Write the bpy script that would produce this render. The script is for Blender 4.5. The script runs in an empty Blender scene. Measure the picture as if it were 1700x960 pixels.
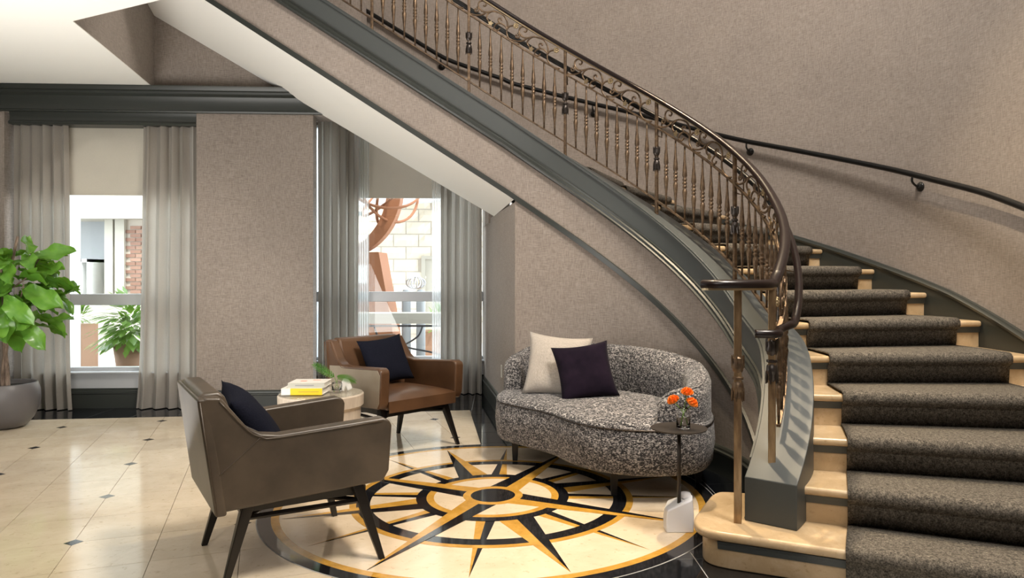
import bpy, bmesh, math, random
from mathutils import Vector, Matrix, noise
random.seed(7)
PI = math.pi
R_ = math.radians
scn = bpy.context.scene
col = scn.collection

# ------------------------------------------------------------------ camera, world, light
cd = bpy.data.cameras.new('camera'); cam = bpy.data.objects.new('camera', cd); col.objects.link(cam)
cam.location = (0, 0, 1.28); cam.rotation_euler = (PI/2, 0, 0)
cd.sensor_width = 36; cd.lens = 36*1200/1700
cd.shift_x = -45/1700; cd.shift_y = -24/1700
cd.clip_start = .05; cd.clip_end = 200
scn.camera = cam
w = bpy.data.worlds.new('world'); scn.world = w; w.use_nodes = True
wn = w.node_tree.nodes; wn['Background'].inputs[0].default_value = (.88, .95, 1, 1); wn['Background'].inputs[1].default_value = 3.3
scn.view_settings.view_transform = 'Standard'; scn.view_settings.look = 'None'
scn.view_settings.exposure = 0.98; scn.view_settings.gamma = 1
scn.view_settings.use_curve_mapping = False

def lamp(name, kind, loc, target, power, color=(1, 1, 1), **kw):
    ld = bpy.data.lights.new(name, kind); o = bpy.data.objects.new(name, ld); col.objects.link(o)
    o.location = loc; d = Vector(target)-Vector(loc); o.rotation_euler = d.to_track_quat('-Z', 'Y').to_euler()
    ld.energy = power; ld.color = color
    for k, v in kw.items(): setattr(ld, k, v)
    return o
lamp('sun', 'SUN', (0, 0, 20), (-3, 9, 0), 2.2, (1, .95, .86), angle=.02)
lamp('lobby_light', 'AREA', (-1.0, -2.2, 4.6), (-.2, 5.5, 1.6), 72, (1, .955, .90), shape='RECTANGLE', size=3.6, size_y=1.8)
lamp('stairwell_light', 'AREA', (2.2, 2.0, 6.2), (1.7, 4.0, 0), 400, (1, .93, .84), shape='DISK', size=1.6)
lamp('spot_over_medallion', 'SPOT', (1.1, 3.9, 6.1), (.1, 4.1, 0), 175, (1, .80, .52), spot_size=R_(46), spot_blend=.5, shadow_soft_size=.05)
lamp('spot_over_steps', 'SPOT', (.5, 5.2, 6.1), (1.75, 3.2, .2), 520, (1, .80, .54), spot_size=R_(50), spot_blend=.6, shadow_soft_size=.06)
lamp('ceiling_fill', 'AREA', (-3.3, 3.4, .9), (-2.6, 5.0, 3.4), 50, (1, .97, .92), shape='RECTANGLE', size=2.4, size_y=2.0)  # unseen upward fill, added to brighten the ceiling and soffit

# ------------------------------------------------------------------ materials
MATS = {}
def mat(name, base=(.5, .5, .5), rough=.5, metal=0, coat=0, sheen=0, spec=.5):
    m = bpy.data.materials.new(name); m.use_nodes = True; MATS[name] = m
    b = m.node_tree.nodes['Principled BSDF']
    b.inputs['Base Color'].default_value = (*base, 1); b.inputs['Roughness'].default_value = rough
    b.inputs['Metallic'].default_value = metal; b.inputs['Coat Weight'].default_value = coat
    b.inputs['Sheen Weight'].default_value = sheen; b.inputs['Specular IOR Level'].default_value = spec
    return m
class N:
    def __init__(s, m): s.m = m; s.t = m.node_tree; s.n = s.t.nodes; s.l = s.t.links; s.b = s.n['Principled BSDF']; s.tc = s.n.new('ShaderNodeTexCoord')
    def noise(s, scale, vec=(1, 1, 1), detail=3, rough=.55, coord='Object', dist=0):
        mp = s.n.new('ShaderNodeMapping'); mp.inputs['Scale'].default_value = vec; s.l.new(s.tc.outputs[coord], mp.inputs[0])
        n = s.n.new('ShaderNodeTexNoise'); n.inputs['Scale'].default_value = scale; n.inputs['Detail'].default_value = detail
        n.inputs['Roughness'].default_value = rough; n.inputs['Distortion'].default_value = dist; s.l.new(mp.outputs[0], n.inputs['Vector']); return n.outputs['Fac']
    def ramp(s, fac, stops):
        r = s.n.new('ShaderNodeValToRGB'); e = r.color_ramp.elements
        while len(e) < len(stops): e.new(.5)
        for i, (p, c) in enumerate(stops): e[i].position = p; e[i].color = (*c, 1)
        s.l.new(fac, r.inputs[0]); return r.outputs[0]
    def mix(s, a, b, fac=.5, mode='MIX'):
        x = s.n.new('ShaderNodeMix'); x.data_type = 'RGBA'; x.blend_type = mode
        for k, v in ((6, a), (7, b)):
            if isinstance(v, tuple): x.inputs[k].default_value = (*v, 1)
            else: s.l.new(v, x.inputs[k])
        if isinstance(fac, (int, float)): x.inputs[0].default_value = fac
        else: s.l.new(fac, x.inputs[0])
        return x.outputs[2]
    def add(s, a, b, op='ADD'):
        x = s.n.new('ShaderNodeMath'); x.operation = op
        for i, v in enumerate((a, b)):
            if isinstance(v, (int, float)): x.inputs[i].default_value = v
            else: s.l.new(v, x.inputs[i])
        return x.outputs[0]
    def rnd(s): return s.n.new('ShaderNodeObjectInfo').outputs['Random']
    def color(s, c): s.l.new(c, s.b.inputs['Base Color'])
    def rough(s, c): s.l.new(c, s.b.inputs['Roughness'])
    def bump(s, h, strength=.3, dist=.002):
        b = s.n.new('ShaderNodeBump'); b.inputs['Strength'].default_value = strength; b.inputs['Distance'].default_value = dist
        s.l.new(h, b.inputs['Height']); s.l.new(b.outputs[0], s.b.inputs['Normal'])

def weave(name, c1, c2, sc=1, rough=.85, bump=.25):
    m = mat(name, rough=rough, sheen=.15); n = N(m)
    a = n.noise(1, (230*sc, 230*sc, 22*sc), 3); b = n.noise(1, (22*sc, 22*sc, 260*sc), 3); big = n.noise(3, detail=2)
    f = n.add(n.add(a, b), .5, 'MULTIPLY')
    c = n.ramp(f, [(.36, c1), (.64, c2)])
    n.color(n.mix(c, (.75, .75, .77), n.ramp(big, [(.35, (0, 0, 0)), (.8, (.35, .35, .35))]), 'MULTIPLY')); n.bump(f, bump, .002); return m
weave('wallpaper', (.200, .166, .142), (.365, .312, .272))
weave('curtain_linen', (.30, .275, .245), (.38, .35, .31), 3, .9, .1)
weave('shade_fabric', (.55, .52, .45), (.62, .58, .50), 3, .9, .05)
weave('cushion_beige', (.36, .32, .27), (.56, .50, .44), 3, .9, .3)
for k in ('curtain_linen', 'shade_fabric'):
    t = MATS[k].node_tree; b = t.nodes['Principled BSDF']; tr = t.nodes.new('ShaderNodeBsdfTranslucent'); mx = t.nodes.new('ShaderNodeMixShader')
    tr.inputs[0].default_value = (.62, .58, .52, 1); mx.inputs[0].default_value = .30 if k == 'curtain_linen' else .12
    t.links.new(b.outputs[0], mx.inputs[1]); t.links.new(tr.outputs[0], mx.inputs[2]); t.links.new(mx.outputs[0], t.nodes['Material Output'].inputs[0])
m = mat('sheer_voile', (.85, .86, .86), .9); t = m.node_tree; tp = t.nodes.new('ShaderNodeBsdfTransparent'); tr = t.nodes.new('ShaderNodeBsdfTranslucent'); mx = t.nodes.new('ShaderNodeMixShader'); mx.inputs[0].default_value = .5
tr.inputs[0].default_value = (.85, .87, .88, 1)
t.links.new(tp.outputs[0], mx.inputs[1]); t.links.new(tr.outputs[0], mx.inputs[2]); t.links.new(mx.outputs[0], t.nodes['Material Output'].inputs[0])
m = mat('trim_paint', (.034, .038, .034), .36, spec=.5); n = N(m); n.bump(n.noise(25, detail=2), .04, .002)
m = mat('curb_paint', (.060, .067, .066), .45, spec=.45); n = N(m); n.bump(n.noise(25, detail=2), .04, .002)
mat('ceiling_paint', (.88, .87, .83), .8)
mat('window_metal', (.55, .57, .60), .35, .3)
mat('white_paint', (.80, .80, .78), .5)
mat('outlet_white', (.75, .75, .72), .4)
def marble(name, c1, c2, c3, rough=.16, sc=6, var=.12):
    m = mat(name, rough=rough); n = N(m)
    a = n.noise(sc, detail=8, rough=.65, dist=.6); b = n.noise(sc*6, detail=5, rough=.7)
    c = n.ramp(a, [(.30, c1), (.52, c2), (.72, c3)])
    c = n.mix(c, n.ramp(b, [(.30, (.62, .55, .42)), (.42, (1, 1, 1))]), .55, 'MULTIPLY')
    v = n.ramp(n.rnd(), [(0, (1-var, 1-var, 1-var)), (1, (1, 1, 1))])
    n.color(n.mix(c, v, 1.0, 'MULTIPLY')); n.bump(b, .02, .001); return m
marble('cream_marble', (.64, .53, .385), (.72, .61, .455), (.78, .67, .52), .11, 4)
marble('medallion_cream', (.66, .52, .36), (.74, .60, .43), (.80, .66, .50), .11, 4, .04)
marble('ochre_marble', (.42, .22, .03), (.55, .29, .045), (.66, .38, .09), .12, 9, .05)
marble('step_marble', (.50, .36, .20), (.58, .42, .245), (.68, .52, .335), .25, 7)
m = mat('black_marble', rough=.07); n = N(m); a = n.noise(2.5, detail=9, rough=.7, dist=1.2)
n.color(n.ramp(a, [(.5, (.006, .007, .009)), (.66, (.014, .016, .019)), (.75, (.06, .068, .075))]))
mat('grout_grey', (.33, .33, .32), .7); mat('grout_brown', (.16, .12, .08), .7)
m = mat('medallion_black', (.008, .008, .010), .07)
# carpet
m = mat('carpet_wool', rough=1, sheen=.0, spec=.1); n = N(m)
a = n.noise(160, detail=3, rough=.7); b = n.noise(60, detail=3); f = n.add(n.add(a, .65, 'MULTIPLY'), n.add(b, .35, 'MULTIPLY'))
n.color(n.ramp(f, [(.36, (.030, .027, .024)), (.50, (.11, .097, .080)), (.66, (.24, .21, .17))])); n.bump(f, .9, .006)
# leather
for nm, c1, c2 in (('leather_taupe', (.046, .034, .023), (.080, .060, .041)), ('leather_tan', (.072, .034, .015), (.11, .053, .024)), ('leather_sheen', (.28, .23, .17), (.33, .275, .21))):  # the palest leather has window sheen put into its colour
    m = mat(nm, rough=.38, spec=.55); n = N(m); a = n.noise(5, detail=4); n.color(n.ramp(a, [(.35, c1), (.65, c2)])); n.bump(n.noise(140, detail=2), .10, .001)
mat('dark_wood', (.008, .006, .005), .35)
m = mat('navy_fabric', rough=1, sheen=.0, spec=.1); n = N(m); f = n.noise(200, detail=2); n.color(n.ramp(f, [(.3, (.005, .006, .012)), (.7, (.012, .013, .022))])); n.bump(f, .3, .001)
m = mat('purple_velvet', rough=1, sheen=.03, spec=.1); n = N(m); f = n.noise(10, detail=3); n.color(n.ramp(f, [(.3, (.006, .004, .009)), (.7, (.015, .009, .018))]))
m = mat('boucle', rough=.95, sheen=.2); n = N(m)
a = n.noise(1, (48, 48, 130), 3, .6, dist=1.8); b = n.noise(1, (80, 80, 60), 3, .6)
n.color(n.ramp(n.add(n.add(a, .7, 'MULTIPLY'), n.add(b, .3, 'MULTIPLY')), [(.47, (.008, .008, .011)), (.505, (.035, .033, .035)), (.53, (.22, .205, .20)), (.60, (.48, .455, .44))])); n.bump(a, .8, .006)
# metals
m = mat('aged_bronze', (.30, .19, .095), .42, .7); n = N(m); a = n.noise(30, detail=4); n.color(n.ramp(a, [(.35, (.085, .056, .036)), (.6, (.175, .118, .072)), (.75, (.32, .225, .135))]))
m = mat('newel_bronze', (.30, .20, .11), .30, .75); n = N(m); n.color(n.ramp(n.noise(1, (25, 25, 5), 4), [(.35, (.17, .11, .065)), (.55, (.33, .225, .125)), (.7, (.48, .34, .20))]))
mat('bright_brass', (.42, .33, .20), .32, .85)
mat('gunmetal', (.075, .065, .06), .35, .85)
mat('rail_leather', (.010, .005, .0045), .28, spec=.4)
mat('black_rail', (.006, .006, .006), .28, spec=.35)
mat('table_bronze', (.045, .037, .031), .42, .5)
m = mat('alabaster', (.86, .86, .88), .35); b = m.node_tree.nodes['Principled BSDF']; b.inputs['Subsurface Weight'].default_value = .2; b.inputs['Subsurface Radius'].default_value = (.05, .05, .06)
m = mat('pale_lacquer', (.58, .50, .41), .30); n = N(m); a = n.noise(1, (40, 40, 6), 4); n.color(n.ramp(a, [(.3, (.50, .42, .34)), (.7, (.66, .58, .48))]))
m = mat('glass', (1, 1, 1), .0); b = m.node_tree.nodes['Principled BSDF']; b.inputs['Transmission Weight'].default_value = 1; b.inputs['IOR'].default_value = 1.45
m = mat('table_glass'); t = m.node_tree; tp = t.nodes.new('ShaderNodeBsdfTransparent'); gl = t.nodes.new('ShaderNodeBsdfGlossy'); gl.inputs['Roughness'].default_value = .0; 
mx = t.nodes.new('ShaderNodeMixShader'); tp.inputs[0].default_value = (.985, .995, .99, 1); mx.inputs[0].default_value = .16
t.links.new(tp.outputs[0], mx.inputs[1]); t.links.new(gl.outputs[0], mx.inputs[2]); t.links.new(mx.outputs[0], t.nodes['Material Output'].inputs[0])
m = mat('water', (1, 1, 1), .0); b = m.node_tree.nodes['Principled BSDF']; b.inputs['Transmission Weight'].default_value = 1; b.inputs['IOR'].default_value = 1.33
# thin window pane: mostly clear, faint reflection
m = mat('window_pane'); t = m.node_tree; tp = t.nodes.new('ShaderNodeBsdfTransparent'); gl = t.nodes.new('ShaderNodeBsdfGlossy'); gl.inputs['Roughness'].default_value = .0
mx = t.nodes.new('ShaderNodeMixShader'); mx.inputs[0].default_value = .05; tp.inputs[0].default_value = (.96, .98, .98, 1)
t.links.new(tp.outputs[0], mx.inputs[1]); t.links.new(gl.outputs[0], mx.inputs[2]); t.links.new(mx.outputs[0], t.nodes['Material Output'].inputs[0])
mat('book_yellow', (.86, .58, .01), .45); mat('book_white', (.80, .77, .72), .5); mat('book_grey', (.48, .48, .42), .5); mat('paper', (.75, .72, .65), .8)
mat('ink_red', (.72, .25, .16), .5); mat('ink_grey', (.30, .30, .30), .5); mat('ink_gold', (.55, .38, .04), .5)
def leafmat(name, a, b):
    m = mat(name, rough=.24, spec=.6); n = N(m); n.bump(n.noise(35, detail=3), .25, .004); n.color(n.mix(n.ramp(n.noise(12), [(.3, a), (.7, b)]), n.ramp(n.rnd(), [(0, (.55, .62, .5)), (1, (1.0, 1, 1))]), 1.0, 'MULTIPLY'))
    t = m.node_tree; bs = t.nodes['Principled BSDF']; tr = t.nodes.new('ShaderNodeBsdfTranslucent'); tr.inputs[0].default_value = (.30, .55, .05, 1); mx = t.nodes.new('ShaderNodeMixShader'); mx.inputs[0].default_value = .25
    t.links.new(bs.outputs[0], mx.inputs[1]); t.links.new(tr.outputs[0], mx.inputs[2]); t.links.new(mx.outputs[0], t.nodes['Material Output'].inputs[0]); return m
leafmat('fig_leaf', (.09, .26, .035), (.20, .42, .06)); leafmat('fern_leaf', (.035, .16, .02), (.07, .26, .03)); leafmat('street_leaf', (.12, .22, .05), (.22, .34, .11))
mat('leaf_vein', (.40, .55, .18), .5); mat('stem_green', (.16, .30, .05), .5)
mat('petal_orange', (.95, .27, .02), .6); mat('petal_heart', (.55, .06, .01), .6)
m = mat('bark', rough=.8); n = N(m); n.color(n.ramp(n.noise(1, (60, 60, 12)), [(.3, (.10, .065, .045)), (.7, (.34, .25, .19))]))
mat('pot_grey', (.115, .108, .11), .42); mat('soil', (.03, .022, .017), .95)
# exterior
mat('stone_facade', (.80, .72, .60), .8); mat('render_cream', (.46, .43, .37), .8); m = mat('brick_face', (.62, .36, .26), .85); n = N(m); n.color(n.ramp(n.rnd(), [(0, (.26, .14, .10)), (1, (.36, .215, .16))]))
mat('mortar', (.55, .49, .42), .9); mat('pavement', (.46, .445, .42), .85); mat('rust_steel', (.27, .105, .045), .7, .1); mat('verdigris', (.10, .16, .18), .6, .3)
mat('door_grey', (.30, .31, .32), .5); mat('terracotta', (.33, .19, .12), .8); mat('steel_bright', (.6, .6, .62), .3, .8); mat('iron_black', (.03, .03, .035), .5); mat('awning_cloth', (.36, .36, .37), .8)

# ------------------------------------------------------------------ mesh helpers
class MB:
    def __init__(s): s.v = []; s.f = []
    def add(s, vs, fs):
        k = len(s.v); s.v += [tuple(v) for v in vs]; s.f += [tuple(i+k for i in f) for f in fs]; return s
    def box(s, x0, x1, y0, y1, z0, z1, M=None):
        vs = [Vector((x, y, z)) for z in (z0, z1) for y in (y0, y1) for x in (x0, x1)]
        if M: vs = [M @ v for v in vs]
        return s.add(vs, [(0, 2, 3, 1), (4, 5, 7, 6), (0, 1, 5, 4), (2, 6, 7, 3), (0, 4, 6, 2), (1, 3, 7, 5)])
    def prism(s, poly, z0, z1, M=None):     # poly: ccw (x,y)
        n = len(poly); vs = [Vector((x, y, z0)) for x, y in poly]+[Vector((x, y, z1)) for x, y in poly]
        if M: vs = [M @ v for v in vs]
        return s.add(vs, [tuple(range(n-1, -1, -1)), tuple(range(n, 2*n))]+[(i, (i+1) % n, n+(i+1) % n, n+i) for i in range(n)])
    def bridge(s, A, B):
        n = len(A); return s.add(list(A)+list(B), [tuple(range(n-1, -1, -1)), tuple(range(n, 2*n))]+[(i, (i+1) % n, n+(i+1) % n, n+i) for i in range(n)])
    def loft(s, rings, closed=True, caps=True):
        n = len(rings[0]); vs = [p for r in rings for p in r]; fs = []
        for j in range(len(rings)-1):
            for i in range(n if closed else n-1):
                a = j*n+i; b = j*n+(i+1) % n; fs.append((a, b, b+n, a+n))
        if caps and closed: fs += [tuple(range(n-1, -1, -1)), tuple(range((len(rings)-1)*n, len(rings)*n))]
        return s.add(vs, fs)
    def tube(s, pts, r, k=6, squash=1):
        pts = [Vector(p) for p in pts]; rings = []; up = None
        for i, p in enumerate(pts):
            t = (pts[min(i+1, len(pts)-1)]-pts[max(i-1, 0)])
            if t.length < 1e-9: t = Vector((0, 0, 1))
            t.normalize()
            if up is None: up = Vector((0, 0, 1)) if abs(t.z) < .9 else Vector((1, 0, 0))
            a = t.cross(up)
            if a.length < 1e-4: a = t.cross(Vector((1, 0, 0)))
            a.normalize(); b = a.cross(t); b.normalize(); up = b
            rr = r[i] if isinstance(r, (list, tuple)) else r
            rings.append([p+(a*math.cos(2*PI*q/k)+b*squash*math.sin(2*PI*q/k))*rr for q in range(k)])
        return s.loft(rings)
    def lathe(s, prof, k=16, M=None):
        rings = []
        for r, z in prof:
            ring = [Vector((max(r, 1e-4)*math.cos(2*PI*q/k), max(r, 1e-4)*math.sin(2*PI*q/k), z)) for q in range(k)]
            if M: ring = [M @ v for v in ring]
            rings.append(ring)
        return s.loft(rings)
    def mesh(s, name):
        m = bpy.data.meshes.new(name); m.from_pydata(s.v, [], s.f); m.validate(); return m
def link(o, parent=None):
    col.objects.link(o)
    if parent:
        o.parent = parent
    return o
def obj(name, mb, mt, parent=None, smooth=False, bevel=0, seg=2, world=True, sub=0, fix=True, auto=None):
    me = mb.mesh(name) if isinstance(mb, MB) else mb
    if isinstance(mb, MB):
        if fix:
            bm = bmesh.new(); bm.from_mesh(me); bmesh.ops.recalc_face_normals(bm, faces=bm.faces); bm.to_mesh(me); bm.free()
        me.materials.append(MATS[mt])
        if smooth or auto:
            for p in me.polygons: p.use_smooth = True
        if auto: me.set_sharp_from_angle(angle=R_(auto))
    o = bpy.data.objects.new(name, me); link(o, parent)
    if parent and world:
        M = Matrix.LocRotScale(parent.location, parent.rotation_euler, None)
        if parent.parent: M = Matrix.LocRotScale(parent.parent.location, parent.parent.rotation_euler, None) @ parent.matrix_parent_inverse @ M
        o.matrix_parent_inverse = M.inverted()
    if bevel:
        b = o.modifiers.new('bevel', 'BEVEL'); b.width = bevel; b.segments = seg; b.limit_method = 'ANGLE'; b.angle_limit = R_(35); b.harden_normals = False
        if not smooth:
            for p in me.polygons: p.use_smooth = True
            w_ = o.modifiers.new('wn', 'WEIGHTED_NORMAL')
    if sub:
        q = o.modifiers.new('sub', 'SUBSURF'); q.levels = sub; q.render_levels = sub
        for p in me.polygons: p.use_smooth = True
    return o
def tag(o, label=None, cat=None, group=None, kind=None):
    if label: o['label'] = label
    if cat: o['category'] = cat
    if group: o['group'] = group
    if kind: o['kind'] = kind
    return o
def thing(name, label, cat, loc=(0, 0, 0), rz=0, group=None, kind=None):
    o = bpy.data.objects.new(name, None); o.empty_display_size = .1; col.objects.link(o); o.location = loc; o.rotation_euler = (0, 0, rz)
    return tag(o, label, cat, group, kind)
def struct(name, mb, mt, label=None, **kw):
    o = obj(name, mb, mt, **kw); o['kind'] = 'structure'
    if label: o['label'] = label
    return o
def catmull(P, k=5):
    P = [Vector(p) for p in P]; out = []
    for i in range(len(P)-1):
        a = P[max(i-1, 0)]; b = P[i]; c = P[i+1]; d = P[min(i+2, len(P)-1)]
        for j in range(k):
            t = j/k; out.append(.5*((2*b)+(c-a)*t+(2*a-5*b+4*c-d)*t*t+(3*b-a-3*c+d)*t**3))
    out.append(P[-1]); return out
def interp(T, x):
    if x <= T[0][0]: return T[0][1]+(T[1][1]-T[0][1])/(T[1][0]-T[0][0])*(x-T[0][0])
    for (a, b), (c, d) in zip(T, T[1:]):
        if x <= c: return b+(d-b)*(x-a)/(c-a)
    return T[-1][1]+(T[-1][1]-T[-2][1])/(T[-1][0]-T[-2][0])*(x-T[-1][0])
def sstep(t): t = max(0, min(1, t)); return t*t*(3-2*t)

# ------------------------------------------------------------------ stair geometry
CX, CY = -.267, 4.18
def P(u, R):
    if u <= 90: return CX+R*math.cos(R_(u)), CY+R*math.sin(R_(u))
    return CX-R_(u-90)*1.6, CY+R
def zl(u): return 1.226+.645*R_(u-17.3)*1.6
def bump(u):
    b = .16*sstep((10-u)/24)
    if u < -18: b -= .045*(-18-u)/19
    return b
def zc(u): return zl(u)+bump(u)
def frange(a, b, st):
    n = max(1, int(round(abs(b-a)/st))); return [a+(b-a)*i/n for i in range(n+1)]
RIS = .165
def u_n(n): return -42.3+9.25*(n-1)
DN = {1: -24.5, 2: -23, 3: -16, 4: -9, 5: 0, 6: 10, 7: 18.5, 8: 26.5, 9: 35}
def edge(n, R):
    u = u_n(n)
    if u > 88: return Vector((P(u, R)[0], P(u, R)[1], 0))
    p = Vector(P(u, 1.72)); d = R_(DN.get(n, u)); D = Vector((math.cos(d), math.sin(d))); q = p-Vector((CX, CY))
    b = q.dot(D); c = q.dot(q)-R*R; s = max(b*b-c, 0)
    t = -b+math.sqrt(s); v = p+D*t; return Vector((v.x, v.y, 0))
def back(n):
    a = edge(n, 1.75); b = edge(n, 2.9); d = (b-a).normalized(); return Vector((-d.y, d.x, 0))
def strip(mb, prof, us):   # prof(u)-> list of (R, z) ccw; swept
    rings = []
    for u in us: rings.append([Vector((*P(u, R), z)) for R, z in prof(u)])
    mb.loft(rings); return mb

# ------------------------------------------------------------------ back wall frame
AW = R_(3.15); WM = Matrix.Translation((-3.3, 6.82, 0)) @ Matrix.Rotation(AW, 4, 'Z')   # local x along wall, y behind it
def wbox(mb, l0, l1, d0, d1, z0, z1): return mb.box(l0, l1, d0, d1, z0, z1, WM)
def wprof(mb, prof, l0, l1):
    A = [WM @ Vector((l0, d, z)) for d, z in prof]; B = [WM @ Vector((l1, d, z)) for d, z in prof]; return mb.bridge(A, B)
# ===== FLOOR
def clip(poly, a, b, c):    # keep a*x+b*y<=c
    out = []
    for i in range(len(poly)):
        p = poly[i]; q = poly[(i+1) % len(poly)]; fp = a*p[0]+b*p[1]-c; fq = a*q[0]+b*q[1]-c
        if fp <= 0: out.append(p)
        if fp*fq < 0: t = fp/(fp-fq); out.append((p[0]+(q[0]-p[0])*t, p[1]+(q[1]-p[1])*t))
    return out
def parea(p): return abs(sum(p[i][0]*p[(i+1) % len(p)][1]-p[(i+1) % len(p)][0]*p[i][1] for i in range(len(p))))/2
mb = MB(); mb.box(-9, 6, -6, 9, -.15, -.012)
floor = struct('floor', mb, 'grout_brown', 'cream and black marble lobby floor with a compass medallion')
mb = MB(); mb.box(-9, CX-.1, -6, 2.2, -.012, -.0005)
def inview(x, y, m=.35):
    if y < 1.5: return False
    return -.746*y-m-.8 < x < .72*y+m and y > 2.4
bl = (-.12, 1.0, 6.517+.12*3.2)         # back border: y-.12x <= c
rl = (1.0, .157, -.447+.157*5.5)        # right border: x+.157y <= c
def inset(poly, g):
    cx = sum(p[0] for p in poly)/len(poly); cy = sum(p[1] for p in poly)/len(poly); out = []
    for p in poly:
        d = Vector((cx-p[0], cy-p[1])); L = d.length; out.append((p[0]+d.x/L*g*1.3, p[1]+d.y/L*g*1.3))
    return out
th = .3585; gu = Vector((math.cos(th), math.sin(th))); gv = Vector((math.sin(th), -math.cos(th))); go = Vector((-3.297, 6.318)); sx, sy = .7485/2, .7655/2
for i in range(-16, 14):
    for j in range(-8, 14):
        c = go+gu*(i*sx)+gv*(j*sy)
        q = [c, c+gv*sy, c+gv*sy+gu*sx, c+gu*sx]; q = [(p.x, p.y) for p in q]
        ctr = c+gu*sx/2+gv*sy/2
        if not inview(ctr.x, ctr.y) : continue
        if max(math.hypot(p[0]-CX, p[1]-CY) for p in q) < 1.22: continue
        q = clip(q, *bl);
        if len(q) > 2: q = clip(q, *rl)
        if len(q) < 3 or parea(q) < .002: continue
        q = inset(q, .0014)
        mb = MB(); mb.prism(q, -.012, 0); obj('marble_tile', mb, 'cream_marble', floor)
for i in range(-9, 8):
    for j in range(-5, 8):
        c = go+gu*(i*2*sx)+gv*(j*2*sy)
        if not inview(c.x, c.y) or c.y-.12*c.x > bl[2] or c.x+.157*c.y > rl[2] or math.hypot(c.x-CX, c.y-CY) < 1.3: continue
        h = .042; q = [(c+gu*h), (c+gv*h), (c-gu*h), (c-gv*h)]
        mb = MB(); mb.prism([(p.x, p.y) for p in q], -.01, .0006); obj('diamond_inset', mb, 'medallion_black', floor)
T = .38
mb = MB(); mb.prism([(-9, 8.3), (-9, 5.8)]+[(x, bl[2]+.12*x+.001) for x in (-9, -.62)]+[(-.6, 6.9), (-.04, 2.9), (.3, -3), (6, -3), (6, 9), (-9, 9)][0:], -.0121, -.0015)
obj('black_tile_bed', mb, 'grout_grey', floor)
for i in range(-12, 20):
    for j in range(-4, 16):
        q = [(i*T, -j*T), ((i+1)*T, -j*T), ((i+1)*T, -(j-1)*T), (i*T, -(j-1)*T)]
        q = [(lambda v: (v.x, v.y))(WM @ Vector((x, y+.02, 0))) for x, y in q]
        cx = sum(p[0] for p in q)/4; cy = sum(p[1] for p in q)/4
        if not inview(cx, cy, .2) or cy > 8.0: continue
        r = math.hypot(cx-CX, cy-CY)
        if max(math.hypot(p[0]-CX, p[1]-CY) for p in q) < 1.22: continue
        if r > 1.85 and cx > CX+.2: continue
        for part in (clip(q, .12, -1.0, -bl[2]), (lambda z: clip(z, -1.0, -.157, -rl[2]) if len(z) > 2 else [])(clip(q, *bl))):
            if len(part) < 3 or parea(part) < .003: continue
            mb = MB(); mb.prism(inset(part, .0025), -.012, -.0002); obj('black_tile', mb, 'black_marble', floor)
# compass medallion (inlaid)
def ring(r0, r1, z, name, mt, par, k=96):
    mb = MB()
    A = [(CX+r1*math.cos(2*PI*i/k), CY+r1*math.sin(2*PI*i/k)) for i in range(k)]
    if r0 <= 0: mb.prism(A, -.01, z)
    else:
        B = [(CX+r0*math.cos(2*PI*i/k), CY+r0*math.sin(2*PI*i/k)) for i in range(k)]
        rings = [[Vector((*A[i], -.01)), Vector((*A[i], z)), Vector((*B[i], z)), Vector((*B[i], -.01))] for i in range(k)]; rings.append(rings[0])
        mb.loft(rings, caps=False)
    return obj(name, mb, mt, par)
med = ring(0, 1.278, .0008, 'compass_medallion', 'grout_grey', floor, 128)
tag(med, 'round inlaid compass rose of black, ochre and cream marble')
ring(1.205, 1.272, .0012, 'border_ring', 'medallion_black', med, 128)
ring(1.163, 1.205, .0012, 'border_ring', 'ochre_marble', med, 128)
ring(0, 1.163, .0012, 'cream_field', 'medallion_cream', med, 128)
ring(.767, .804, .0020, 'inlay_ring', 'ochre_marble', med); ring(.692, .767, .0020, 'inlay_ring', 'medallion_black', med)
def point(ang, r0, r1, hw, z):
    d = Vector((math.cos(R_(ang)), math.sin(R_(ang)))); nrm = Vector((-d.y, d.x)); c = Vector((CX, CY))
    for sgn, mt in ((1, 'medallion_black'), (-1, 'ochre_marble')):
        a = c+d*r0; b = c+d*r0+nrm*hw*sgn; t = c+d*r1; q = [(a.x, a.y), (t.x, t.y), (b.x, b.y)]
        if sgn < 0: q = q[::-1]
        mb = MB(); mb.prism(q, -.008, z); obj('star_point', mb, mt, med)
for k in range(8): point(-46.5+45*k, .40, 1.135, .052, .0016)
for a, b in ((.438, .804),):
    pass
ring(.767, .804, .0021, 'inlay_ring', 'ochre_marble', med); ring(.692, .767, .0021, 'inlay_ring', 'medallion_black', med)
for k in range(4): point(-69.5+90*k, .40, 1.15, .098, .0026)
ring(.380, .438, .0031, 'inlay_ring', 'medallion_black', med); ring(.338, .380, .0031, 'inlay_ring', 'ochre_marble', med); ring(0, .338, .0030, 'cream_heart', 'medallion_cream', med)
for k in range(4): point(-24.3+90*k, .12, 1.16, .098, .0037)
ring(.128, .172, .0042, 'inlay_ring', 'ochre_marble', med, 64); ring(0, .128, .0042, 'centre_disc', 'medallion_black', med, 64)

# ===== SHELL
mb = MB(); wbox(mb, -6, -1.68, 0, .32, 0, 3.03); wbox(mb, .065, 1.15, 0, .12, 0, 2.82); wbox(mb, .76, .90, .12, 1.3, 0, 2.95)
wbox(mb, -6, 1.9, .0, .3, 2.80, 3.03)
wbox(mb, -.36, 1.6, .0, .3, 3.03, 3.95)
wall_back = struct('wall_back', mb, 'wallpaper', 'taupe linen papered wall with piers between the windows')
mb = MB(); wbox(mb, -6, -1.66, .32, .5, 0, 3.0)
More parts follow.
